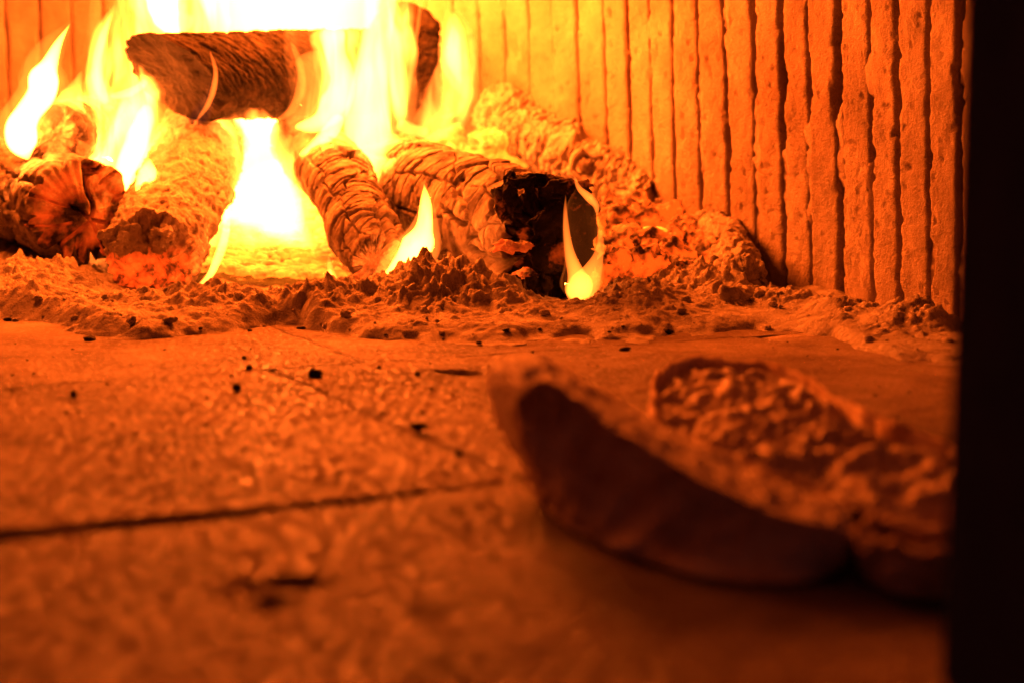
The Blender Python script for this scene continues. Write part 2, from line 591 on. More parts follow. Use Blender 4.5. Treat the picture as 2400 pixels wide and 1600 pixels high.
s = 0.012
s_far = float(np.interp(0.12, wc[::-1, 0], ws[::-1]))
kb = 0
while s < ws[-1] - 0.05:
    far_ = s > s_far
    wd = 0.0375 + (rb.random() - 0.5) * 0.010 + (0.004 if far_ else 0)
    make_brick(s + wd / 2, wd, kb + 1)
    gp = np.interp(s, [0.15, s_far], [1.0, 0.35])
    s += wd + (0.0006 if far_ else gp * (0.0030 + rb.random() * 0.0040))
    kb += 1

# ------------------------------------------------------------------ unseen vault above the view, added so firelight bounces back down
vv_, vf_ = [], []
NA, NB = 48, 14
for i in range(NB + 1):
    t = i / NB * math.pi / 2
    for k in range(NA):
        a = 2 * math.pi * k / NA
        vv_.append((-0.22 + 0.90 * math.cos(t) * math.cos(a), 1.62 + 0.86 * math.cos(t) * math.sin(a), 0.58 + 0.26 * math.sin(t)))
vlt = mesh_obj('bounce_vault', np.array(vv_), grid_faces(NB + 1, NA, True), M['bounce_dark'])
kind(vlt, 'structure')

# ------------------------------------------------------------------ black jamb of the oven door
jx = at(2235, 800, 0.607)[0]
bx = 0.006
v = []
for (x, y) in ((jx + bx, 0.45), (jx + 0.30, 0.45), (jx + 0.30, 0.62), (jx + bx + .004, 0.62), (jx + .001, 0.612), (jx, 0.605), (jx, 0.456), (jx + .0015, 0.451)):
    v.append((x, y))
NV = len(v)
jv = [(x, y, -0.004) for x, y in v] + [(x, y, 0.75) for x, y in v]
jf = [(i, (i + 1) % NV, NV + (i + 1) % NV, NV + i) for i in range(NV)] + [tuple(range(NV - 1, -1, -1)), tuple(range(NV, 2 * NV))]
jamb = mesh_obj('door_jamb', np.array(jv), jf, M['jamb'], smooth=False, loc=(jx + .1, .55, 0))
tag(jamb, 'black upright door jamb of the oven at the edge, beside the bread', 'door jamb')


# ------------------------------------------------------------------ ash heap
FRONT = np.array([(-300, 745), (0, 752), (130, 772), (200, 792), (330, 803), (420, 793), (560, 780), (640, 768), (700, 768), (760, 792), (850, 803),
                  (960, 807), (1200, 806), (1260, 796), (1500, 796), (1580, 782), (1640, 786), (1700, 782), (1780, 776), (1880, 780),
                  (1960, 792), (2030, 818), (2120, 850), (2240, 856), (2500, 860)], float)
FP = np.array([floor(a, b)[:2] for a, b in FRONT])


def front_y(x):
    return np.interp(x, FP[:, 0], FP[:, 1])


BUMPS = [  # px, py (floor), rx, ry, height
    (110, 700, 0.10, 0.16, 0.016), (40, 660, .10, .12, .018), (400, 745, 0.10, 0.06, 0.009), (560, 752, .06, .06, .006), (990, 738, 0.085, 0.09, 0.025), (1120, 742, 0.07, 0.08, 0.016),
    (760, 752, 0.045, 0.06, 0.012), (1330, 760, 0.06, 0.05, 0.004), (1480, 740, 0.05, 0.08, 0.016), (1600, 700, 0.06, 0.10, 0.022),
    (1530, 640, 0.08, 0.13, 0.040), (1720, 720, 0.05, 0.07, 0.012), (1850, 735, 0.05, 0.06, 0.012), (1980, 755, 0.04, 0.05, 0.012),
    (2100, 780, 0.045, 0.06, 0.012), (2180, 790, 0.04, 0.05, 0.010)]


def ash_base(x, y):
    d = y - front_y(x)
    d = d + 0.014 * fbm(np.column_stack([x * 38, y * 38, 0 * x]), 3, 77)
    back = 0.004 * sstep(0, 0.05, d) + 0.016 * sstep(0.20, 0.45, d) + 0.040 * sstep(0.42, 0.7, d)
    # the floor shows nearly bare between the heaps on the right
    back = back * (0.25 + 0.75 * sstep(0.0, 0.25, np.abs(x - 0.02) + 0.6 * np.clip(d - 0.15, 0, 1))) * (1 - 0.45 * sstep(0.12, 0.22, x))
    h = back
    for (px, py, rx, ry, hh) in BUMPS:
        q = floor(px, py)[:2]
        h = h + hh * np.exp(-(((x - q[0]) / rx) ** 2 + ((y - q[1]) / ry) ** 2) * 2.2)
    return (h + 0.007 * sstep(0.0, 0.03, d) * sstep(0.3, 0.1, d) * (1 - 0.6 * sstep(0.12, 0.22, x))) * sstep(-0.006, 0.045, d), d


def build_ash():
    xs = np.arange(-0.62, 0.42, 0.0013)
    ys = np.concatenate([np.arange(1.29, 1.70, 0.0015), np.arange(1.70, 2.42, 0.004)])
    Y, X = np.meshgrid(ys, xs, indexing='ij')
    x, y = X.ravel(), Y.ravel()
    h, d = ash_base(x, y)
    p = np.column_stack([x, y, np.zeros_like(x)])
    q = p + 0.006 * np.column_stack([vn(p * 60, 21), vn(p * 60, 22), 0 * x])
    lump = np.zeros_like(x)
    for sc, amp, sd in ((1 / 0.018, 0.0060, 1), (1 / 0.0085, 0.0052, 2), (1 / 0.0048, 0.0030, 3)):
        f1, f2, idn = worley(q[:, 0] * sc, q[:, 1] * sc, sd)
        lump = lump + amp * np.clip(1 - (f1 / 0.8) ** 2, 0, 1) * (0.1 + 1.2 * idn * idn)
    lump = lump + 0.0085 * np.abs(fbm(q * 42, 4, 24, 0.5)) + 0.0046 * np.abs(fbm(q * 110, 3, 25, 0.5)) + 0.0034 * np.abs(fbm(q * 210, 3, 26)) - 0.0035
    lump = lump * sstep(0.0, 0.02, h + 0.004 * fbm(p * 50, 2, 8)) * (0.45 + 0.55 * sstep(0.006, 0.03, h))
    dust = 0.0022 * fbm(p * 26, 4, 6)
    z = h + lump + dust * sstep(-0.02, 0.05, d) - 0.006 * (1 - sstep(-0.008, 0.012, d + 0.02 * fbm(p * 40, 3, 7)))
    v = np.column_stack([x, y, z])
    f = grid_faces(len(ys), len(xs))
    # drop what lies under the floor
    zz = z[f].max(axis=1)
    f = f[zz > -0.003]
    used, inv = np.unique(f, return_inverse=True)
    o = mesh_obj('ash_heap', v[used], inv.reshape(-1, 4), M['ash'])
    return kind(o, 'stuff')


build_ash()


def ash_z(x, y):
    h, d = ash_base(np.array([x]), np.array([y]))
    return float(h[0]) + 0.004 * (h[0] > 0.004)


# small rocks: an icosphere pushed about by noise
def ico(sub):
    t = (1 + 5 ** .5) / 2
    v = [(-1, t, 0), (1, t, 0), (-1, -t, 0), (1, -t, 0), (0, -1, t), (0, 1, t), (0, -1, -t), (0, 1, -t), (t, 0, -1), (t, 0, 1), (-t, 0, -1), (-t, 0, 1)]
    v = [np.array(a) / np.linalg.norm(a) for a in v]
    f = [(0, 11, 5), (0, 5, 1), (0, 1, 7), (0, 7, 10), (0, 10, 11), (1, 5, 9), (5, 11, 4), (11, 10, 2), (10, 7, 6), (7, 1, 8), (3, 9, 4), (3, 4, 2), (3, 2, 6), (3, 6, 8), (3, 8, 9), (4, 9, 5), (2, 4, 11), (6, 2, 10), (8, 6, 7), (9, 8, 1)]
    for _ in range(sub):
        cache, nf = {}, []

        def mid(a, b):
            k = (min(a, b), max(a, b))
            if k not in cache:
                m = v[a] + v[b]
                v.append(m / np.linalg.norm(m))
                cache[k] = len(v) - 1
            return cache[k]
        for a, b, c in f:
            ab, bc, ca = mid(a, b), mid(b, c), mid(c, a)
            nf += [(a, ab, ca), (b, bc, ab), (c, ca, bc), (ab, bc, ca)]
        f = nf
    return np.array(v), np.array(f)


ICO1, ICO2, ICO3, ICO4 = ico(1), ico(2), ico(3), ico(4)


def rock(base, size, seed, rough=0.35, facet=0.0):
    v, f = base
    n = fbm(v * 1.3 + seed * 7.1, 3, 40)
    r = 1 + rough * n
    if facet:
        r = r * (1 - facet * np.clip(vn(v * 2.2 + seed * 3.3, 41), 0, 1))
    o = v * r[:, None] * np.asarray(size)
    a = random.Random(seed).random() * 6.283
    c, s_ = math.cos(a), math.sin(a)
    o = np.column_stack([o[:, 0] * c - o[:, 1] * s_, o[:, 0] * s_ + o[:, 1] * c, o[:, 2]])
    return o, f


def scatter_ash():
    rr = random.Random(11)
    V, F, n = [], [], 0
    made = 0
    while made < 160:
        x = rr.uniform(-0.6, 0.40)
        fy = float(front_y(x))
        y = fy + abs(rr.gauss(0, 0.10)) + 0.006
        if y > 1.95:
            continue
        h, d = ash_base(np.array([x]), np.array([y]))
        if h[0] < 0.004 and rr.random() < 0.6:
            continue
        sz = 0.001 + 0.0040 * rr.random() ** 3.5
        v, f = rock(ICO2, (sz, sz * rr.uniform(.6, 1.2), sz * rr.uniform(.5, .9)), made, 0.6)
        z = float(h[0]) + (0.003 if h[0] > 0.008 else 0.0005) + sz * 0.1
        V.append(v + np.array([x, y, z]))
        F.append(f + n)
        n += len(v)
        made += 1
    kind(mesh_obj('ash_lumps', np.vstack(V), np.vstack(F), M['ash']), 'stuff')
    # dark flecks of charcoal among the ash
    V, F, n = [], [], 0
    for i in range(14):
        x = rr.uniform(-0.5, 0.38)
        y = float(front_y(x)) + abs(rr.gauss(0, 0.04)) - 0.01
        sz = 0.0012 + 0.0028 * rr.random() ** 2
        v, f = rock(ICO1, (sz * 1.5, sz, sz * .7), 900 + i, 0.5)
        h, d = ash_base(np.array([x]), np.array([y]))
        V.append(v + np.array([x, y, float(h[0]) + (0.005 if h[0] > 0.008 else 0.001)]))
        F.append(f + n)
        n += len(v)
    kind(mesh_obj('charcoal_flecks', np.vstack(V), np.vstack(F), M['crumbchar']), 'stuff')


scatter_ash()

# dust on the tiles: tiny grains that cast their own shadows
rr = random.Random(5)
V, F, n = [], [], 0
for i in range(800):
    px, py = rr.uniform(-100, 2300), rr.uniform(800, 1330)
    q = floor(px, py)
    sz = 0.0003 + 0.0010 * rr.random() ** 4
    v, f = rock(ICO1, (sz * 1.2, sz, sz * .6), 3000 + i, 0.4)
    V.append(v + np.array([q[0], q[1], 0.0006]))
    F.append(f + n)
    n += len(v)
kind(mesh_obj('floor_grit', np.vstack(V), np.vstack(F), M['crumbchar']), 'stuff')

# ------------------------------------------------------------------ charcoal crumbs one can point at
CR_ = [(740, 886, 16, 12, 'round black charcoal crumb on the tile joint, largest near the ash'),
       (172, 930, 10, 8, 'small dark charcoal crumb alone on the tile at far left'),
       (556, 916, 9, 8, 'square black charcoal crumb in the middle of the tile'),
       (980, 1010, 22, 9, 'long flat black charcoal flake lying on the diagonal tile joint'),
       (1074, 1072, 10, 10, 'black charcoal crumb beside the diagonal joint left of the bread'),
       (1463, 824, 14, 6, 'flat black charcoal crumb behind the bread in front of the ash'),
       (888, 866, 6, 5, 'tiny dark charcoal crumb left of the dark slot in the floor'),
       (583, 865, 8, 5, 'dark charcoal crumb just left of the chipped tile corner'),
       (572, 842, 6, 4, 'small charcoal speck behind the chipped tile corner'),
       (978, 882, 7, 5, 'charcoal crumb at the left end of the dark slot'),
       (796, 1116, 7, 6, 'blurred charcoal speck behind the near tile joint'),
       (1158, 1308, 9, 8, 'blurred dark crumb on the near tile before the bread')]
for i, (px, py, a, b, lab) in enumerate(CR_):
    q = floor(px, py)
    k = q[1] / FPX
    v, f = rock(ICO2, (a * k, a * k * .8, b * k * 1.2), 50 + i, 0.5, 0.3)
    v[:, 2] -= v[:, 2].min() * 0.8
    o = mesh_obj('charcoal_crumb', v + q, f, M['crumbchar'], loc=q, smooth=False)
    tag(o, lab, 'charcoal', 'charcoal crumbs on the hearth')


# ------------------------------------------------------------------ logs
def make_log(name, label, P0, P1, r0, r1, disp, bark, capmat, cap, nu=240, nv=200, tilt=(0, 0), bend=(0, 0, 0), oval=1.0, jag=0.005,
             group='logs burning in the oven', part='bark', twist=0.0, endname='end_face', cat='log', cap_rings=46):
    P0, P1 = np.asarray(P0, float), np.asarray(P1, float)
    L = np.linalg.norm(P1 - P0)
    d = (P1 - P0) / L
    e1 = np.cross(d, (0, 0, 1.0))
    e1 /= np.linalg.norm(e1)
    e2 = np.cross(e1, d)
    root = thing(name, label, cat, (float(P0[0]), float(P0[1]), float(P0[2] - r0)), group)
    u = np.linspace(0, 1, nu)
    th = np.linspace(0, 2 * math.pi, nv, endpoint=False)
    U, T = np.meshgrid(u, th, indexing='ij')
    U, T = U.ravel(), T.ravel()
    rad = r0 + (r1 - r0) * U

    def place(Uv, Tv, rr_, ax=0.0):
        off = rr_ * (tilt[0] * np.cos(Tv) + tilt[1] * np.sin(Tv)) * (1 - Uv)
        bow = (np.sin(Uv * math.pi))[:, None] * np.asarray(bend)[None]
        return (P0[None] + d[None] * (Uv * L + off + ax)[:, None] + bow
                + (np.cos(Tv) * rr_)[:, None] * e1[None] * oval + (np.sin(Tv) * rr_)[:, None] * e2[None])

    rr_ = rad + disp(U * L, T, rad)
    sj = random.Random(name + label).random() * 50

    def jagged(Tv):
        q = np.column_stack([np.cos(Tv), np.sin(Tv), np.full_like(Tv, sj)])
        return jag * (fbm(q * 2.2, 4, 55) + 0.5 * fbm(q * 9, 3, 56))
    v = place(U, T, rr_, jagged(T) * (1 - U) ** 12)
    f = grid_faces(nu, nv, True)
    # far end closed with a low cone
    far = place(np.array([1.0]), np.array([0.0]), np.array([0.0]), 0.01)
    k = len(v)
    fan = np.array([((nu - 1) * nv + (j + 1) % nv, (nu - 1) * nv + j, k, k) for j in range(nv)])
    vv = np.vstack([v, far])
    faces = [tuple(a[::-1]) for a in f.tolist()] + [tuple(a[:3][::-1]) for a in fan.tolist()]
    mesh_obj(part, vv, faces, bark, parent=root)
    # near end
    nr = cap_rings
    rho = 1 - np.linspace(0, 1, nr)
    Rg, Tg = np.meshgrid(rho, th, indexing='ij')
    Rg, Tg = Rg.ravel(), Tg.ravel()
    base_r = np.tile(rr_[:nv], nr)
    ax = cap(Rg, Tg, base_r * Rg)
    cv = place(np.zeros_like(Rg), Tg, base_r * Rg, ax + jagged(Tg) * Rg ** 2)
    cf = grid_faces(nr, nv, True)
    mesh_obj(endname, cv, cf, capmat, parent=root)
    return root


def xy(rr_, T):
    return np.column_stack([rr_ * np.cos(T), rr_ * np.sin(T), 0 * T])


def rings(a, b, depth, seed, width=0.16, wav=0.35, rough=0.0015, big=0.004, pillow=0.0016, block=None):
    """Bark cracked across its length into curved plates: cells short along the log (a metres) and long round it (b)."""
    def f(um, T, rad):
        nb = max(3, int(round(2 * math.pi * float(np.mean(rad)) / b)))
        vv = T / (2 * math.pi) * nb
        cyl = np.column_stack([um, rad * np.cos(T), rad * np.sin(T)])
        wu = wav * fbm(cyl * 28, 3, seed + 5)
        wv = wav * fbm(cyl * 28 + 9, 3, seed + 6)
        f1, f2, idn = worley(um / a + wu, vv + wv * 0.8, seed, wrap=nb, jit=0.8)
        e = f2 - f1
        open_ = 0.15 + 1.25 * np.clip(fbm(cyl * 20, 3, seed + 9) + 0.42, 0, 1)
        crack = 1 - sstep(0.0, width, e / (0.3 + 0.7 * open_))
        out = -depth * crack * open_ + pillow * sstep(0, 0.5, e) + 0.0022 * (idn - 0.5)
        if block:
            nb2 = max(4, int(round(2 * math.pi * float(np.mean(rad)) / block[1])))
            h1, h2, hid = worley(um / block[0] + 0.5 * wu, T / (2 * math.pi) * nb2 + 0.5 * wv, seed + 40, wrap=nb2)
            out = out - block[2] * (1 - sstep(0.0, 0.075, h2 - h1)) + 0.004 * (hid - 0.5)
        out = out + big * fbm(cyl * 9, 2, seed + 7) + rough * fbm(cyl * 150, 4, seed + 8)
        return out
    return f


def lumpy(seed, amp=0.006, fine=0.0025, sc=30, ridges=0.0):
    def f(um, T, rad):
        cyl = np.column_stack([um, rad * np.cos(T), rad * np.sin(T)])
        warp = cyl + 0.006 * np.column_stack([vn(cyl * 50, seed), vn(cyl * 50, seed + 1), vn(cyl * 50, seed + 2)])
        out = amp * fbm(warp * sc, 4, seed + 3) + fine * fbm(warp * 230, 3, seed + 4)
        if ridges:
            out = out - ridges * np.clip(1 - np.abs(fbm(np.column_stack([um * 75, T * 1.2 * 0 + rad * np.cos(T) * 14, rad * np.sin(T) * 14]), 3, seed + 6)) * 5, 0, 1)
        return out
    return f


# -- hollow cracked log in front, right of the middle
def cap_hollow(rho, T, r):
    p = xy(r, T)
    n = fbm(p * 60, 4, 61)
    edge = sstep(1.0, 0.86, rho + 0.20 * n)
    mouth = (1 - sstep(0.003, 0.009, np.abs(p[:, 1] + 0.016 + 0.012 * vn(p * 40, 62)))) * sstep(0.030, -0.01, p[:, 0])
    return -0.010 * (1 - rho ** 2) + 0.014 * mouth + (0.009 * n + 0.0025 * fbm(p * 200, 3, 63)) * sstep(1.0, 0.9, rho)


_r1 = rings(0.0150, 0.11, 0.0070, 101, width=0.085, wav=0.26, pillow=0.0007, rough=0.0010, block=(0.060, 0.034, 0.009))


def disp_hollow(um, T, rad):
    out = _r1(um, T, rad)
    # two long splits on the side towards the camera
    for (t0, u0, u1, dp, wd) in ((2.95, 0.045, 0.125, 0.016, 0.07), (3.40, -0.01, 0.075, 0.026, 0.11)):
        t1 = t0 + 0.12 * vn(np.column_stack([um * 30, um * 0, um * 0]), 66)
        dd = np.abs(((T - t1 + math.pi) % (2 * math.pi)) - math.pi)
        out = out - dp * (1 - sstep(0, wd, dd)) * sstep(u0, u0 + 0.015, um) * (1 - sstep(u1 - 0.02, u1, um))
    out = out + (0.009 * fbm(np.column_stack([np.cos(T) * 2.2, np.sin(T) * 2.2, um * 60]), 3, 67) - 0.003) * sstep(0.03, 0.0, um)
    return out


lg1 = make_log('charred_log', 'thick charred log with ring cracks and a broken black end, right of the middle',
         at(1288, 568, 1.655), at(905, 425, 1.95), 0.0555, 0.050, disp_hollow, M['bark'], M['hollow'], cap_hollow,
         nu=620, nv=280, part='cracked_bark', tilt=(0.0, 0.1), jag=0.006)


for (nm, px, py, Y, sx, sy, sz, mt, sd) in (('bark_flake', 1212, 578, 1.600, .020, .008, .0045, 'charglow', 3), ('bark_flake', 1236, 642, 1.600, .014, .008, .0035, 'charglow', 4),
                                      ('char_chunk', 1186, 470, 1.610, .010, .012, .020, 'hollow', 5), ('char_chunk', 1240, 424, 1.615, .022, .010, .007, 'hollow', 6),
                                      ('char_chunk', 1330, 446, 1.615, .020, .010, .010, 'hollow', 7), ('char_chunk', 1255, 672, 1.595, .014, .010, .013, 'hollow', 8),
                                      ('char_chunk', 1300, 560, 1.605, .022, .008, .026, 'hollow', 9)):
    v, f = rock(ICO4, (sx, sy, sz), 700 + sd, 0.35, 0.3)
    v = v + 0.0035 * np.column_stack([fbm(v * 150 + sd, 4, k) for k in (4, 5, 6)])
    mesh_obj(nm, v + at(px, py, Y), f, M[mt], parent=lg1)


# -- slim cracked log leaning down to the front in the middle
def cap_plain(seed, dome=0.004):
    def f(rho, T, r):
        return -dome * (1 - rho ** 2) + 0.006 * fbm(xy(r, T) * 50, 4, seed) * sstep(1.0, 0.8, rho)
    return f


_r2 = rings(0.0125, 0.075, 0.0070, 131, width=0.11, wav=0.36, pillow=0.0010, big=0.005, rough=0.0010, block=(0.050, 0.026, 0.009))


def disp_slim(um, T, rad):
    out = _r2(um, T, rad)
    tap = -0.018 * sstep(0.07, 0.0, um) * (0.5 + 0.5 * np.cos(T - 3.0))
    dd = np.abs(((T - 1.0 - 2.0 * um + math.pi) % (2 * math.pi)) - math.pi)
    split = -0.014 * (1 - sstep(0, 0.16, dd)) * sstep(0.09, 0.06, um)
    return out + tap + split


make_log('charred_log', 'slim charred log with close ring cracks, sloping down to the front in mid fire',
         at(872, 618, 1.66), at(700, 330, 2.00), 0.0315, 0.036, disp_slim, M['bark'], M['charglow'], cap_plain(71),
         nu=620, nv=220, part='cracked_bark', bend=(0.012, 0, 0.01))


# -- ash coated log with the glowing end
def cap_glow(rho, T, r):
    p = xy(r, T)
    return -0.012 * (1 - rho ** 2) + (0.010 * fbm(p * 45, 4, 81) + 0.004 * fbm(p * 160, 3, 82)) * sstep(1.0, 0.85, rho)


_lump3 = lumpy(141, 0.0040, 0.0026, 42)


def disp_ash3(um, T, rad):
    cyl = np.column_stack([um * 45, rad * np.cos(T) * 90, rad * np.sin(T) * 90])
    return _lump3(um, T, rad) - 0.004 * np.clip(fbm(cyl, 3, 145) - 0.15, 0, 1)


lg = make_log('ash_covered_log', 'grey ash covered log sloping to the front with a glowing red end',
              at(357, 598, 1.68), at(478, 322, 2.04), 0.0425, 0.047, disp_ash3, M['ashpale'], M['glowend'], cap_glow,
              nu=260, nv=220, part='ash_coat', bend=(0.008, 0, 0.012), endname='glowing_end')
# the crust of ash that hangs over the upper half of its end
p = at(320, 590, 1.66)
for (px, py, Y, sx, sz, sd) in ((296, 560, 1.662, 0.020, 0.016, 5), (375, 556, 1.668, 0.016, 0.014, 6)):
    v, f = rock(ICO4, (sx, 0.010, sz), sd, 0.45)
    v = v + 0.005 * np.column_stack([fbm(v * 110 + sd, 4, 4), 0.5 * fbm(v * 110 + sd, 4, 5), fbm(v * 110 + sd, 4, 6)])
    mesh_obj('ash_clump', v + at(px, py, Y), f, M['ash'], parent=lg)


# -- left log with star cracks in its end
STAR = [(1.50, 0.0, 1.0, .011), (2.52, 0.0, 1.0, .010), (3.30, 0.35, 1.0, .008), (3.95, 0.0, .97, .009), (5.25, 0.0, .85, .008),
        (6.20, 0.0, 1.0, .009), (0.62, 0.55, 1.0, .006), (4.50, 0.45, 1.0, .008), (1.15, .7, 1., .005)]


def cap_star(rho, T, r):
    p = xy(r, T)
    cx, cy_ = 0.008, -0.006
    x, y = p[:, 0] - cx, p[:, 1] - cy_
    rr2 = np.hypot(x, y)
    tt = np.arctan2(y, x) + 0.22 * vn(p * 45, 92)
    out = 0.0
    for (a, r0_, r1_, wd) in STAR:
        dd = np.abs(((tt - a + math.pi) % (2 * math.pi)) - math.pi) * rr2
        along = np.cos(tt - a) > 0
        m = (1 - sstep(0.0011, 0.0011 + wd * 0.14, dd)) * along * sstep(r0_ * .046, r0_ * .046 + .004, rr2)
        out = np.maximum(out, m * 0.020)
    plates = 0.0045 * fbm(p * 38, 3, 93)
    return out + (plates - 0.006 * (1 - rho ** 2)) * sstep(1.0, 0.8, rho)


make_log('charred_log', 'charred log at the left with star shaped cracks across its round end',
         at(188, 500, 1.74), at(-40, 425, 2.06), 0.0445, 0.047, rings(0.024, 0.030, 0.011, 151, width=0.26, wav=0.4, pillow=0.004, big=0.006),
         M['bark2'], M['charglow'], cap_star, nu=240, nv=240, part='cracked_bark', endname='cracked_end', cap_rings=110)

# -- small log lying on it
make_log('charred_log', 'short burning log with peeling bark rings, lying on the star cracked log',
         at(118, 322, 1.80), at(250, 292, 2.02), 0.0275, 0.029, rings(0.018, 0.16, 0.009, 161, width=0.25, wav=0.25, pillow=0.004, big=0.003),
         M['bark2'], M['charglow'], cap_plain(95, -0.012), nu=160, nv=140, part='peeling_bark', tilt=(0.5, 0.1))

# -- dark log across the top
_r6 = rings(0.008, 0.016, 0.0012, 171, width=0.35, wav=0.7, pillow=0.0006, big=0.0018, rough=0.0012)
make_log('scorched_log', 'dark scorched log lying level across the top of the fire with a slanted cut end',
         at(408, 184, 1.86), at(890, 165, 2.06), 0.0430, 0.045, _r6, M['darkbark'], M['char'],
         lambda rho, T, r: 0.004 * fbm(xy(r, T) * 60, 4, 97) * sstep(1.0, .8, rho) + 0.004 * (1 - rho ** 2), nu=260, nv=200,
         part='scorched_bark', tilt=(0.30, -0.78), endname='cut_end')

# -- upright piece behind
make_log('scorched_log', 'dark rounded log leaning upright behind the flames, near the curved brick wall',
         at(950, 55, 2.07), at(962, 335, 2.09), 0.038, 0.036, rings(0.014, 0.03, 0.002, 181, width=0.3, rough=0.002), M['darkbark'], M['char'],
           cap_plain(98, 0.022), nu=160, nv=140, part='scorched_bark')

# -- pale ash log along the right wall, with a stub and a knot
lg8 = make_log('ash_covered_log', 'long pale ash covered log with a knot and stub, sloping along the brick wall',
               at(1545, 478, 1.93), at(1155, 262, 2.10), 0.029, 0.034, lumpy(191, 0.008, 0.003, 30, 0.004), M['ashlog'], M['ashlog'],
               cap_plain(99, 0.004), nu=300, nv=160, part='ash_coat')


def stub(parent, name, p0, p1, r0, r1, seed, mat):
    p0, p1 = np.asarray(p0), np.asarray(p1)
    d = p1 - p0
    L = np.linalg.norm(d)
    d = d / L
    e1 = np.cross(d, (0.1, 1, 0.2))
    e1 /= np.linalg.norm(e1)
    e2 = np.cross(e1, d)
    nu, nv = 40, 40
    U, T = np.meshgrid(np.linspace(0, 1, nu), np.linspace(0, 2 * math.pi, nv, endpoint=False), indexing='ij')
    U, T = U.ravel(), T.ravel()
    r = (r0 + (r1 - r0) * U)
    q = np.column_stack([U * L, r * np.cos(T), r * np.sin(T)])
    r = r + 0.3 * r0 * fbm(q * 70, 4, seed)
    r = r * np.where(U > .96, 0.3, 1)
    v = p0 + d * (U * L)[:, None] + (np.cos(T) * r)[:, None] * e1 + (np.sin(T) * r)[:, None] * e2
    mesh_obj(name, v, grid_faces(nu, nv, True), mat, parent=parent)


stub(lg8, 'branch_stub', at(1420, 400, 1.98), at(1512, 325, 1.955), 0.019, 0.010, 201, M['bark2'])
v, f = rock(ICO3, (0.009, 0.006, 0.009), 77, 0.4)
mesh_obj('knot', v + at(1372, 388, 1.955), f, M['bark'], parent=lg8)
# ring of bark round the knot
kv = []
for a in np.linspace(0, 2 * math.pi, 60, endpoint=False):
    for b in np.linspace(0, 2 * math.pi, 12, endpoint=False):
        rad = 0.0165 + 0.0045 * math.cos(b)
        q = at(1374, 388, 1.962)
        kv.append((q[0] + rad * math.cos(a), q[1] - 0.006 + 0.0045 * math.sin(b), q[2] + rad * 0.85 * math.sin(a)))
kv = np.array(kv)
kv = kv + 0.004 * np.column_stack([vn(kv * 90, 3), vn(kv * 90, 4), vn(kv * 90, 5)])
mesh_obj('knot_rim', kv, np.vstack([grid_faces(60, 12, True), np.array([[59 * 12 + j, 59 * 12 + (j + 1) % 12, (j + 1) % 12, j] for j in range(12)])]), M['ashlog'], parent=lg8)

# -- broken ash log at the foot of the wall
make_log('ash_covered_log', 'short crumbling ash log broken into blocks at the foot of the brick wall',
         at(1745, 655, 1.64), at(1665, 530, 1.90), 0.024, 0.026, rings(0.030, 0.05, 0.010, 211, width=0.2, wav=0.6, pillow=0.003, big=0.009, rough=0.003),
         M['ashlog'], M['ashlog'], cap_plain(103, 0.008), nu=220, nv=150, part='ash_coat')
for i, (px, py, Y, sx, sy, sz, lab) in enumerate((
        (1652, 500, 1.93, .023, .022, .015, 'pale ash lump on top of the ember pile against the brick wall'),
        (1716, 722, 1.585, .020, .018, .019, 'squarish pale ash block in front of the crumbling ash log'),
        (1605, 690, 1.64, .026, .020, .014, 'flat pale ash lump left of the squarish ash block'))):
    v, f = rock(ICO3, (sx, sy, sz), 300 + i, 0.35, 0.35)
    v = v + 0.0016 * np.column_stack([fbm(v * 160 + i, 3, 4), fbm(v * 160 + i, 3, 5), fbm(v * 160 + i, 3, 6)])
    q = at(px, py, Y)
    tag(mesh_obj('ash_block', v + q, f, M['ashlog'], loc=q), lab, 'ash block', 'blocks of ash by the wall')

# ------------------------------------------------------------------ embers
def ember(px, py, Y, sx, sy, sz, seed, mat, label, group):
    q = at(px, py, Y)
    v, f = rock(ICO3, (sx, sy, sz), seed, 0.5, 0.4)
    v = v + 0.14 * sx * np.column_stack([fbm(v * 170 + seed, 3, k) for k in (4, 5, 6)])
    o = mesh_obj('ember', v + q, f, mat, loc=q)
    return tag(o, label, 'ember', group)


re_ = random.Random(23)
g1 = 'embers piled between the thick black ended log and the wall'
for i in range(62):
    t = re_.random()
    px = 1400 + 250 * re_.random() + 40 * t
    py = 440 + 40 * (px - 1400) / 250 * 0.9 + 180 * t
    Y = 1.93 - 0.26 * t
    s_ = re_.uniform(0.008, 0.016)
    ember(px, py, Y, s_ * re_.uniform(.8, 1.5), s_, s_ * re_.uniform(.7, 1.3), 400 + i, M['ember'], 'orange glowing ember in the pile right of the thick black ended log', g1)
q = at(1535, 540, 1.76)
v, f = rock(ICO2, (.012, .006, .0035), 88, .3)
tag(mesh_obj('ember', v + q, f, M['hotember'], loc=q), 'thin bright yellow ember in the pile right of the thick black ended log', 'ember')
g2 = 'bright yellow embers behind the thick black ended log'
for i in range(16):
    px = 1030 + 180 * re_.random()
    py = 320 + 75 * re_.random()
    s_ = re_.uniform(0.010, 0.018)
    ember(px, py, 2.04 + .04 * re_.random(), s_ * 1.4, s_, s_ * .9, 500 + i, M['hotember'], 'bright yellow ember heaped behind the thick black ended log', g2)
# the bed of small hot coals in the middle: nobody could count it
V, F, n = [], [], 0
for i in range(1300):
    px = re_.uniform(470, 800)
    py = 500 + 190 * re_.random()
    q = floor(px, py, 0.0)
    x, y = q[0], q[1]
    z = ash_z(x, y) + 0.007
    s_ = re_.uniform(0.0025, 0.0065)
    v, f = rock(ICO1, (s_ * re_.uniform(1, 2.6), s_, s_ * .8), 1200 + i, .4)
    V.append(v + np.array([x, y, z]))
    F.append(f + n)
    n += len(v)
kind(mesh_obj('hot_coals', np.vstack(V), np.vstack(F), M['hotember']), 'stuff')


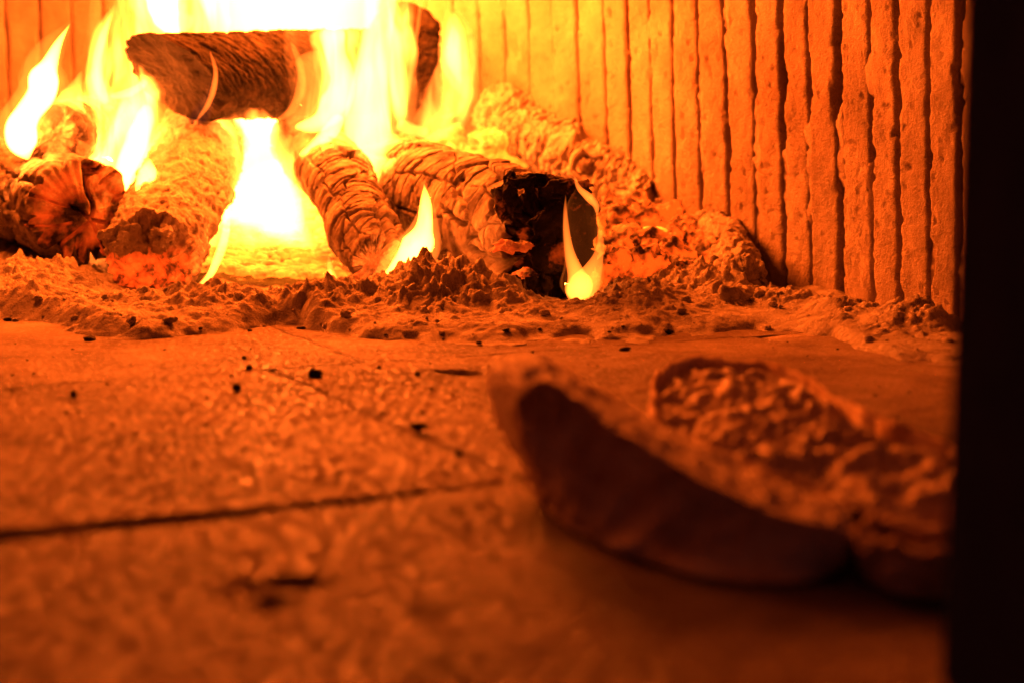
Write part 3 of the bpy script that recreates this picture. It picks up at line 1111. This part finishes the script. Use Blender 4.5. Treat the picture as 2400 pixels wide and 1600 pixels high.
# ------------------------------------------------------------------ bread
def resample(P, n):
    P = np.asarray(P, float)
    Q = np.vstack([P[-2:], P, P[:3]])
    c = catmull(Q, 60 * len(Q))
    lo, hi = 60 * len(Q) * 2 // (len(Q) - 1), None
    # keep exactly one turn
    d0 = np.linalg.norm(c - P[0], axis=1)
    k0 = int(np.argmin(d0[:len(c) // 2]))
    k1 = len(c) // 2 + int(np.argmin(d0[len(c) // 2:]))
    c = c[k0:k1]
    s_ = np.concatenate([[0], np.cumsum(np.linalg.norm(np.diff(c, axis=0), axis=1))])
    t = np.linspace(0, s_[-1], n, endpoint=False)
    return np.column_stack([np.interp(t, s_, c[:, k]) for k in range(3)])


def bread(name, label, rim_px, bottom, seed, recess=0.010, crumb_amp=0.006, lip=0.0055, up_hint=None):
    n = 200
    rim = resample([at(*p) for p in rim_px], n)
    bot = resample([floor(a, b, 0.003) for a, b in bottom], n)
    # line the two loops up
    best = min(range(0, n, 2), key=lambda k: float(np.sum((np.roll(bot, -k, axis=0)[:, :2] - rim[:, :2]) ** 2)))
    bot = np.roll(bot, -best, axis=0)
    rootloc = bot.mean(axis=0)
    root = thing(name, label, 'bread', (float(rootloc[0]), float(rootloc[1]), 0.0), 'bread on the hearth')
    cen_r, cen_b = rim.mean(axis=0), bot.mean(axis=0)
    nt = 60
    rows = [np.tile(cen_b, (n, 1)), bot * 0.5 + cen_b * 0.5]
    for t in np.linspace(0, 1, nt):
        wxy, wz = math.sin(t * math.pi / 2), 1 - math.cos(t * math.pi / 2)
        row = np.column_stack([bot[:, :2] * (1 - wxy) + rim[:, :2] * wxy, bot[:, 2] * (1 - wz) + rim[:, 2] * wz])
        out = row - np.array([*(cen_r[:2] * wxy + cen_b[:2] * (1 - wxy)), row[:, 2].mean()])
        nrm = out / (np.linalg.norm(out, axis=1)[:, None] + 1e-9)
        a = 0.0035 * fbm(row * 45, 3, seed) + 0.0012 * fbm(row * 170, 3, seed + 1) + 0.004 * np.clip(fbm(row * 90, 2, seed + 2) - .2, 0, 1) * t ** 3
        rows.append(row + nrm * a[:, None] * min(1, t * 4 + .1))
    top = rows[-1]
    rimn = top.copy()
    inn = cen_r - top
    L = np.linalg.norm(inn, axis=1)[:, None]
    up = np.cross(rim[n // 4] - cen_r, rim[n // 2] - cen_r)
    up = np.cross(rim[0] - cen_r, rim[n // 4] - cen_r)
    up /= np.linalg.norm(up)
    if up[2] < 0:
        up = -up
    if up_hint:
        up = np.array(up_hint) / np.linalg.norm(up_hint)
    bub = 0.0040 * (np.abs(fbm(top * 110, 4, seed + 3)))[:, None]
    rows[-1] = top + up * bub
    rows.append(top + inn / L * lip * .5 + up * (0.0015 + bub))
    rows.append(top + inn / L * lip + up * (-0.001 + bub))
    rows.append(top + inn / L * lip * 1.3 - up * recess)
    crustv = np.vstack(rows)
    mesh_obj('crust', crustv, grid_faces(len(rows), n, True), M['crust'], parent=root)
    start = top + inn / L * lip * 0.9 - up * recess * 0.6
    rows = []
    nr = 90
    for t in np.linspace(0, 1, nr):
        row = start * (1 - t) + (cen_r - up * recess * .5) * t
        q = row + 0.004 * np.column_stack([vn(row * 70, seed + 4), vn(row * 70, seed + 5), vn(row * 70, seed + 6)])
        f1, f2, idn = worley(q[:, 0] / 0.014, q[:, 1] / 0.014, seed + 8)
        g1_, g2_, idm = worley(q[:, 0] / 0.006, q[:, 1] / 0.006, seed + 9)
        hgt = crumb_amp * (1.2 * fbm(q * 55, 3, seed + 7) - 1.3 * np.clip(0.45 - f1, 0, 1) * (idn > .35) - 0.35 * np.clip(.5 - g1_, 0, 1) + 0.3 * fbm(q * 200, 2, seed + 10))
        rows.append(row + up * (hgt * min(1, t * 12))[:, None])
    mesh_obj('crumb', np.vstack(rows), grid_faces(nr, n, True), M['crumb'], parent=root)
    return root


ST = [  # far top edge, near top edge, front foot, back foot
    ((1256, 1166, .876), (1262, 1174, .868), (1300, 1213), (1292, 1190)), ((1188, 1030, .908), (1222, 1044, .868), (1330, 1235), (1320, 1180)),
    ((1143, 915, .935), (1208, 968, .864), (1400, 1270), (1380, 1180)), ((1168, 851, .945), (1228, 916, .858), (1470, 1298), (1450, 1180)),
    ((1225, 836, .945), (1284, 899, .85), (1530, 1318), (1500, 1185)), ((1310, 862, .94), (1362, 937, .835), (1590, 1338), (1540, 1190)),
    ((1430, 930, .92), (1450, 1002, .81), (1640, 1350), (1600, 1205)), ((1560, 1005, .89), (1540, 1060, .79), (1700, 1360), (1660, 1220)),
    ((1680, 1060, .865), (1650, 1125, .77), (1770, 1366), (1740, 1240)), ((1830, 1120, .84), (1800, 1192, .75), (1860, 1364), (1850, 1255)),
    ((1985, 1185, .80), (1975, 1240, .735), (1950, 1345), (1960, 1270)), ((2006, 1215, .77), (1997, 1245, .745), (1985, 1320), (1985, 1290))]
NS = 220
SF, SN = catmull([at(*a) for a, _, _, _ in ST], NS), catmull([at(*b) for _, b, _, _ in ST], NS)
SB, SK = catmull([floor(*c, 0.002) for _, _, c, _ in ST], NS), catmull([floor(*d, 0.002) for _, _, _, d in ST], NS)
root = thing('bread_piece', 'torn piece of bread with a raised pointed end, dark crust towards the front', 'bread',
             tuple(float(t) for t in (*SB.mean(axis=0)[:2], 0.0)), 'bread on the hearth')
rows_c, rows_t = [], []
for k in range(NS):
    F_, N_, B_, K_ = SF[k], SN[k], SB[k], SK[k]
    ctl = np.array([*(N_[:2] * .85 + B_[:2] * .15), N_[2] * .30 + B_[2] * .7]) + np.array([0, -0.004, 0])
    t = np.linspace(0, 1, 44)[:, None]
    front = N_ * (1 - t) ** 2 + ctl * 2 * t * (1 - t) + B_ * t ** 2
    ctb = np.array([*(F_[:2] * .85 + K_[:2] * .15), F_[2] * .30])
    tb_ = np.linspace(0, 1, 20)[:, None]
    back = K_ * (1 - tb_) ** 2 + ctb * 2 * tb_ * (1 - tb_) + F_ * tb_ ** 2
    rows_c.append(np.vstack([front, (B_ + K_)[None] / 2, back]))
    tt = np.linspace(0, 1, 34)[:, None]
    dome = np.sin(tt * math.pi) * 0.003
    rows_t.append(F_ * (1 - tt) + N_ * tt + np.array([-0.3, 0.1, 0.95]) * dome)
nc, ntp = len(rows_c[0]), len(rows_t[0])
cvv, tvv = np.vstack(rows_c), np.vstack(rows_t)
cvv = cvv + (0.0022 * np.column_stack([fbm(cvv * 60, 4, k) for k in (505, 506, 507)])) * np.where(cvv[:, 2:3] > .004, 1, 0.1)
lumpA = 0.0050 * np.abs(fbm(tvv * 110, 4, 511)) + 0.0014 * fbm(tvv * 330, 2, 512)
edgeA = np.tile(np.sin(np.linspace(0, math.pi, ntp)) ** 0.5, NS)
tvv = tvv + lumpA[:, None] * edgeA[:, None] * np.array([-0.35, 0.05, 0.93]) + (0.0022 * np.column_stack([fbm(tvv * 60, 4, k) for k in (505, 506, 507)])) * (1 - edgeA[:, None])
capf = [tuple(range(nc)), tuple(range((NS - 1) * nc, NS * nc))[::-1]]
mesh_obj('crust', cvv, [tuple(x) for x in grid_faces(NS, nc, False).tolist()] + capf, M['crust'], parent=root)
mesh_obj('crumb', tvv, grid_faces(NS, ntp), M['crumb'], parent=root)
bread('bread_piece', 'piece of bread with its rough torn crumb upwards, behind the pointed piece',
      [(1545, 1005, .935), (1525, 930, 1.02), (1550, 872, 1.075), (1620, 848, 1.095), (1720, 852, 1.085), (1800, 856, 1.08), (1890, 885, 1.04), (1965, 935, .99), (2100, 1000, .92), (2270, 1070, .87),
       (2320, 1190, .775), (2180, 1250, .735), (2030, 1205, .765), (1900, 1150, .80), (1780, 1105, .825), (1660, 1062, .86)],
      [(1640, 1135), (1620, 1090), (1625, 1055), (1670, 1035), (1740, 1030), (1800, 1032), (1870, 1050), (1940, 1075), (2050, 1110), (2200, 1150),
       (2250, 1220), (2170, 1265), (2050, 1245), (1930, 1215), (1800, 1190), (1700, 1165)], 531, recess=0.006, crumb_amp=0.0065)
bread('bread_piece', 'shadowed end of bread at the front corner against the black door jamb',
      [(2005, 1250, .735), (2050, 1215, .76), (2150, 1205, .775), (2290, 1215, .77), (2330, 1300, .715), (2200, 1310, .70), (2090, 1285, .71)],
      [(2040, 1345), (2060, 1325), (2150, 1310), (2270, 1315), (2290, 1385), (2190, 1400), (2090, 1385)], 561, recess=0.006, crumb_amp=0.004)


# ------------------------------------------------------------------ flames: closed bodies of glowing gas
def flame_body(name, pts, mat, parent, depth=0.45, seed=0, wob=0.20, nu=56, nv=26, hollow=None):
    """pts: (px, py, Y, half width in photo pixels) along the tongue; the body is swept along them with its own thickness."""
    P = np.array([at(a, b, c) for a, b, c, _ in pts])
    W = np.array([wd * c / FPX for _, _, c, wd in pts])
    c = catmull(np.column_stack([P, W]), nu)
    P, W = c[:, :3], np.maximum(c[:, 3], 0.0004)
    tan = np.gradient(P, axis=0)
    tan /= np.linalg.norm(tan, axis=1)[:, None] + 1e-9
    ydir = np.array([0, 1.0, 0])
    sd = np.cross(tan, ydir)
    sd /= np.linalg.norm(sd, axis=1)[:, None] + 1e-9
    U = np.linspace(0, 1, nu)
    endr = np.sqrt(np.clip(1 - np.abs(2 * U - 1) ** 10, 0, 1)) + 0.02
    th = np.linspace(0, 2 * math.pi, nv, endpoint=False)
    V, F = [], []

    def shell(k, flip, off):
        rows = []
        for i in range(nu):
            a = W[i] * endr[i] * k
            q = np.column_stack([np.full(nv, U[i] * 3.0), np.cos(th), np.sin(th)])
            m = 1 + wob * (vn(q * 1.7 + seed * 5.7, 3) + 0.5 * vn(q * 4.1 + seed * 3.1, 4))
            rows.append(P[i] + (np.cos(th) * a * m)[:, None] * sd[i] + (np.sin(th) * a * depth * m)[:, None] * ydir)
        v = np.vstack([np.vstack(rows), P[:1], P[-1:]])
        f = [tuple(x) for x in grid_faces(nu, nv, True).tolist()]
        b0, b1 = nu * nv, nu * nv + 1
        f += [((j + 1) % nv, j, b0) for j in range(nv)] + [((nu - 1) * nv + j, (nu - 1) * nv + (j + 1) % nv, b1) for j in range(nv)]
        if flip:
            f = [x[::-1] for x in f]
        return v, [tuple(t + off for t in x) for x in f]
    v, f = shell(1.0, False, 0)
    if hollow:
        v2, f2 = shell(hollow, True, len(v))
        v, f = np.vstack([v, v2]), f + f2
    o = mesh_obj(name, v, f, mat, parent=parent)
    # outward normals
    import bmesh
    bm = bmesh.new()
    bm.from_mesh(o.data)
    vol = bm.calc_volume(signed=True)
    if vol < 0:
        bmesh.ops.reverse_faces(bm, faces=bm.faces)
        bm.to_mesh(o.data)
    bm.free()
    return o


def flame(label, base, parts):
    root = thing('flame', label, 'flame', tuple(float(t) for t in at(*base)), 'flames of the fire')
    for i, prt in enumerate(parts):
        nm, mat, depth, pts = prt[:4]
        kw = prt[4] if len(prt) > 4 else {}
        flame_body(nm, pts, M[mat], root, depth=depth, seed=i + len(label), **kw)
    return root


T_, C_, E_ = 'flame_tongue', 'flame_core', 'flame_veil'
flame('white flame curling up from the short log at the left', (60, 370, 1.78), [
    (T_, 'f_white', 1.0, [(66, 376, 1.77, 8), (54, 342, 1.77, 33), (50, 302, 1.77, 37), (66, 266, 1.77, 30), (97, 222, 1.78, 32), (104, 182, 1.78, 33), (116, 150, 1.78, 19), (137, 102, 1.78, 9), (166, 54, 1.78, 1)], dict(wob=.07)),
    (E_, 'f_soft', .4, [(50, 380, 1.77, 20), (40, 310, 1.77, 50), (95, 220, 1.78, 60), (110, 140, 1.78, 40), (168, 45, 1.78, 3)]),
    (C_, 'f_yellow', .5, [(160, 262, 1.83, 40), (168, 235, 1.83, 32), (178, 205, 1.83, 16), (192, 165, 1.83, 2)]),
])
flame('tall thin yellow flame rising behind the short log at the left', (260, 250, 1.92), [
    (T_, 'f_yellow', .5, [(262, 262, 1.93, 26), (240, 225, 1.93, 26), (224, 180, 1.93, 22), (226, 130, 1.93, 22), (238, 80, 1.93, 18), (256, 40, 1.93, 9), (272, 8, 1.93, 2)]),
    (C_, 'f_white', .5, [(250, 245, 1.92, 12), (232, 200, 1.92, 13), (228, 150, 1.92, 12), (240, 90, 1.92, 9), (262, 30, 1.92, 2)]),
    (E_, 'f_soft', .4, [(226, 160, 1.95, 18), (222, 80, 1.95, 18), (226, 0, 1.95, 14), (230, -60, 1.95, 6)]),
    (E_, 'f_faint', .5, [(290, 250, 1.97, 60), (280, 170, 1.97, 60), (290, 80, 1.97, 50), (310, -40, 1.97, 40)]),
    (T_, 'f_soft', .5, [(282, 240, 1.94, 20), (280, 190, 1.94, 15), (276, 140, 1.94, 4)]),
    (T_, 'f_soft', .5, [(322, 240, 1.94, 20), (312, 190, 1.94, 12), (303, 145, 1.94, 3)]),
])
flame('broad yellow flame between the star cracked log and the ash covered log', (285, 470, 1.84), [
    (E_, 'f_soft', .35, [(270, 500, 1.86, 40), (270, 430, 1.86, 80), (290, 350, 1.86, 95), (300, 280, 1.86, 90), (310, 220, 1.86, 50), (320, 170, 1.87, 14)]),
    (E_, 'f_yellow', .3, [(240, 420, 1.87, 30), (285, 400, 1.87, 60), (300, 350, 1.87, 52), (318, 300, 1.87, 44), (330, 240, 1.87, 30), (300, 215, 1.87, 10)]),
    (E_, 'f_wispy', .35, [(230, 470, 1.88, 60), (250, 400, 1.88, 120), (270, 320, 1.88, 130), (290, 240, 1.88, 110), (300, 160, 1.88, 80), (300, 60, 1.88, 50), (310, -40, 1.88, 40)]),
    (C_, 'f_white', .5, [(288, 470, 1.83, 18), (286, 430, 1.83, 22), (300, 380, 1.83, 26), (322, 330, 1.83, 26), (338, 280, 1.83, 22), (345, 245, 1.83, 14)]),
    (C_, 'f_white', .5, [(258, 226, 1.84, 6), (290, 222, 1.84, 10), (320, 208, 1.84, 10), (345, 190, 1.84, 9)]),
    (T_, 'f_white', .6, [(326, 468, 1.72, 6), (335, 440, 1.73, 18), (346, 405, 1.74, 20), (350, 372, 1.74, 5)]),
    (E_, 'f_soft', .4, [(330, 470, 1.75, 20), (350, 420, 1.76, 34), (375, 350, 1.78, 26), (405, 290, 1.80, 12)]),
    (T_, 'f_rim', .5, [(262, 350, 1.80, 10), (264, 300, 1.80, 10), (248, 255, 1.80, 8), (225, 225, 1.80, 3)]),
])
flame('great white blaze above the level dark log', (620, 90, 2.02), [
    (C_, 'f_blaze', .5, [(690, 170, 2.06, 120), (690, 90, 2.06, 175), (685, 40, 2.06, 200), (680, -60, 2.06, 215), (680, -200, 2.06, 180)], dict(wob=.05)),
    (C_, 'f_white', .8, [(420, 88, 1.98, 10), (400, 62, 1.98, 24), (384, 25, 1.98, 34), (378, -30, 1.98, 36), (370, -120, 1.98, 20)]),
    (C_, 'f_wispy', .6, [(470, 110, 2.02, 60), (465, 50, 2.02, 80), (450, -40, 2.02, 90), (440, -140, 2.02, 80)]),
    (E_, 'f_yellow', .4, [(420, 90, 1.99, 60), (390, 40, 1.99, 60), (370, -40, 1.99, 70), (370, -140, 1.99, 50)]),
    (E_, 'f_soft', .4, [(360, 90, 2.0, 60), (345, 30, 2.0, 60), (340, -70, 2.0, 60)]),
])
flame('white fire under the level dark log, in the heart of the logs', (590, 520, 1.93), [
    (C_, 'f_heart', .7, [(610, 585, 1.94, 50), (620, 540, 1.95, 95), (590, 470, 1.97, 100), (580, 400, 1.99, 90), (600, 340, 2.0, 110), (620, 285, 2.02, 150), (640, 250, 2.03, 120)], dict(wob=.06)),
    (C_, 'f_heart', .6, [(715, 575, 1.90, 14), (670, 520, 1.92, 50), (640, 450, 1.94, 60), (620, 380, 1.96, 60)]),
    (E_, 'f_wisp', .5, [(560, 640, 1.84, 110), (580, 560, 1.86, 150), (560, 460, 1.88, 170), (530, 360, 1.9, 140), (480, 290, 1.9, 80)]),
    (E_, 'f_soft', .4, [(640, 630, 1.86, 80), (630, 570, 1.88, 130), (600, 480, 1.90, 130), (560, 400, 1.92, 100)]),
    (E_, 'f_yellow', .4, [(480, 420, 1.93, 10), (500, 360, 1.93, 40), (500, 310, 1.93, 50), (450, 285, 1.93, 20)]),
    (T_, 'f_white', .6, [(462, 672, 1.66, 3), (490, 648, 1.67, 8), (510, 605, 1.68, 10), (528, 550, 1.70, 10), (535, 480, 1.74, 7)]),
])
flame('white column of flame rising right of the slim cracked log', (880, 520, 1.86), [
    (C_, 'f_heart', .9, [(938, 560, 1.85, 6), (915, 500, 1.85, 22), (892, 430, 1.86, 40), (872, 360, 1.88, 52), (868, 280, 1.90, 55), (866, 200, 1.92, 50), (880, 100, 1.94, 36), (890, 20, 1.95, 36), (890, -80, 1.95, 40)]),
    (C_, 'f_white', .4, [(690, 300, 1.84, 10), (750, 285, 1.84, 22), (790, 240, 1.84, 34), (800, 180, 1.84, 30), (785, 120, 1.84, 26), (780, 60, 1.84, 40)]),
    (E_, 'f_soft', .35, [(800, 420, 1.84, 30), (830, 340, 1.84, 60), (826, 230, 1.84, 74), (820, 130, 1.84, 66), (820, 40, 1.84, 60)]),
    (T_, 'f_thin', .6, [(636, 290, 1.81, 3), (680, 262, 1.81, 9), (704, 215, 1.81, 11), (706, 165, 1.81, 9), (692, 120, 1.81, 7), (680, 96, 1.82, 3)]),
    (T_, 'f_thin', .6, [(720, 280, 1.81, 3), (752, 240, 1.81, 9), (762, 190, 1.81, 10), (752, 140, 1.81, 8), (738, 100, 1.82, 3)]),
    (T_, 'f_soft', .5, [(670, 290, 1.815, 20), (730, 270, 1.815, 40), (745, 200, 1.815, 40), (725, 120, 1.815, 36)]),
    (E_, 'f_faint', .4, [(940, 330, 1.98, 36), (932, 220, 1.98, 50), (930, 100, 1.98, 46), (935, -60, 1.98, 44)]),
    (E_, 'f_wispy', .5, [(905, 470, 1.86, 30), (905, 380, 1.87, 60), (900, 280, 1.88, 80), (905, 170, 1.9, 75), (910, 60, 1.9, 70), (915, -60, 1.9, 60)]),
    (E_, 'f_wispy', .35, [(800, 400, 1.83, 24), (800, 330, 1.83, 50), (806, 250, 1.83, 60), (800, 150, 1.83, 66), (800, 60, 1.83, 70)]),
    (E_, 'f_wisp', .35, [(660, 350, 1.82, 20), (700, 300, 1.82, 40), (730, 220, 1.82, 50), (720, 120, 1.82, 50), (720, 40, 1.82, 50)]),
    (T_, 'f_rim', .5, [(938, 300, 1.95, 8), (958, 200, 1.95, 7), (972, 110, 1.95, 5), (990, -20, 1.95, 4)]),
    (E_, 'f_soft', .4, [(700, 370, 1.85, 40), (760, 330, 1.86, 50), (800, 300, 1.86, 30)]),
    (C_, 'f_white', .5, [(700, 365, 1.86, 5), (740, 345, 1.86, 14), (775, 310, 1.86, 18), (800, 270, 1.86, 14)]),
    (E_, 'f_yellow', .5, [(925, 520, 1.84, 10), (935, 440, 1.84, 20), (920, 370, 1.85, 30)]),
])
flame('bright hooked flame right of the upright log, before the brick wall', (1000, 310, 2.04), [
    (C_, 'f_yellow', .5, [(1060, 25, 2.03, 3), (1064, 60, 2.03, 18), (1068, 110, 2.03, 28), (1068, 150, 2.03, 30), (1078, 190, 2.03, 22), (1092, 235, 2.03, 5)]),
    (C_, 'f_white', .3, [(1060, 55, 2.03, 3), (1064, 90, 2.03, 14), (1062, 130, 2.03, 18), (1070, 165, 2.03, 12), (1082, 200, 2.03, 3)]),
    (E_, 'f_wisp', .5, [(1062, -20, 2.0, 14), (1066, 80, 2.0, 36), (1064, 180, 2.0, 46), (1030, 270, 2.0, 56), (970, 310, 2.0, 34)]),
    (E_, 'f_soft', .5, [(1072, 20, 2.04, 8), (1072, 80, 2.04, 38), (1072, 150, 2.04, 42), (1072, 220, 2.04, 38), (1050, 280, 2.04, 34), (1000, 305, 2.04, 20), (950, 310, 2.04, 8)], dict(hollow=.6)),
    (T_, 'f_yellow', .5, [(1092, 170, 2.02, 6), (1092, 220, 2.02, 9), (1070, 265, 2.02, 8), (1030, 275, 2.02, 5)]),
    (T_, 'f_yellow', .5, [(1005, 312, 2.0, 12), (960, 305, 2.0, 16), (930, 290, 2.0, 16)]),
    (E_, 'f_faint', .5, [(1110, 200, 2.05, 20), (1090, 290, 2.05, 50), (1010, 320, 2.05, 40), (960, 270, 2.05, 40)]),
])
flame('small white flame in the gap between the slim log and the thick black ended log', (900, 660, 1.62), [
    (C_, 'f_white', .5, [(868, 672, 1.615, 3), (900, 655, 1.615, 10), (945, 622, 1.62, 26), (980, 580, 1.62, 34), (996, 535, 1.62, 22), (998, 485, 1.62, 14), (994, 430, 1.62, 2)]),
    (E_, 'f_soft', .5, [(860, 680, 1.61, 10), (920, 640, 1.61, 40), (980, 580, 1.61, 50), (1000, 500, 1.61, 24), (995, 420, 1.61, 4)]),
    (T_, 'f_rim', .5, [(880, 676, 1.60, 5), (940, 662, 1.60, 9), (990, 640, 1.60, 9), (1030, 612, 1.60, 4)]),
    (E_, 'f_faint', .4, [(880, 670, 1.6, 10), (950, 640, 1.6, 24), (1010, 610, 1.6, 16), (1040, 595, 1.6, 4)]),
])
flame('little flame at the left foot of the slim cracked log', (800, 690, 1.62), [
    (T_, 'f_yellow', .6, [(832, 698, 1.62, 4), (808, 688, 1.62, 12), (785, 668, 1.62, 14), (774, 635, 1.62, 9), (770, 600, 1.63, 3)]),
    (C_, 'f_white', .6, [(824, 694, 1.615, 3), (800, 684, 1.615, 9), (780, 662, 1.615, 8), (772, 630, 1.615, 3)]),
    (E_, 'f_faint', .5, [(840, 690, 1.61, 8), (800, 660, 1.61, 28), (775, 580, 1.62, 16), (770, 540, 1.63, 4)]),
])
flame('single orange flame standing in front of the broken black end of the charred log', (1350, 710, 1.57), [
    (C_, 'f_thin', .5, [(1342, 716, 1.57, 8), (1352, 696, 1.57, 30), (1370, 668, 1.57, 36), (1388, 636, 1.57, 24), (1402, 600, 1.57, 13), (1408, 565, 1.57, 8), (1400, 530, 1.57, 3)], dict(wob=.08)),
    (C_, 'f_rim', .4, [(1345, 710, 1.57, 8), (1350, 690, 1.57, 28), (1358, 668, 1.57, 32), (1350, 640, 1.57, 20), (1337, 600, 1.57, 13), (1329, 555, 1.57, 9), (1325, 500, 1.57, 5), (1326, 455, 1.57, 1)], dict(wob=.08)),
    (E_, 'f_sheet', .6, [(1342, 712, 1.571, 10), (1354, 680, 1.571, 44), (1366, 630, 1.571, 46), (1364, 570, 1.571, 42), (1360, 515, 1.571, 40), (1362, 470, 1.571, 30), (1358, 435, 1.571, 10)], dict(hollow=.90, wob=.12)),
    (T_, 'f_rim', .6, [(1345, 412, 1.575, 2), (1356, 440, 1.575, 6), (1378, 462, 1.575, 9), (1396, 482, 1.575, 7), (1400, 505, 1.575, 3)]),
])
flame('thin blue edged wisp over the slanted end of the level dark log', (470, 290, 1.77), [
    (T_, 'f_rim', .5, [(460, 285, 1.765, 3), (488, 245, 1.765, 6), (502, 205, 1.765, 7), (505, 165, 1.765, 5), (492, 120, 1.77, 2)]),
    (E_, 'f_blue', .5, [(440, 290, 1.765, 6), (468, 270, 1.765, 22), (490, 230, 1.765, 14), (500, 180, 1.765, 5)]),
])
flame('pale wisp drifting over the top of the thick black ended log', (1250, 420, 1.74), [
    (E_, 'f_faint', .4, [(1170, 405, 1.74, 8), (1250, 400, 1.74, 24), (1320, 430, 1.72, 24), (1375, 470, 1.70, 10)]),
    (E_, 'f_soft', .4, [(1180, 412, 1.74, 4), (1220, 390, 1.74, 10), (1255, 350, 1.76, 10), (1270, 300, 1.78, 2)]),
])
print('verts', sum(len(o.data.vertices) for o in SC.objects if o.type == 'MESH'))
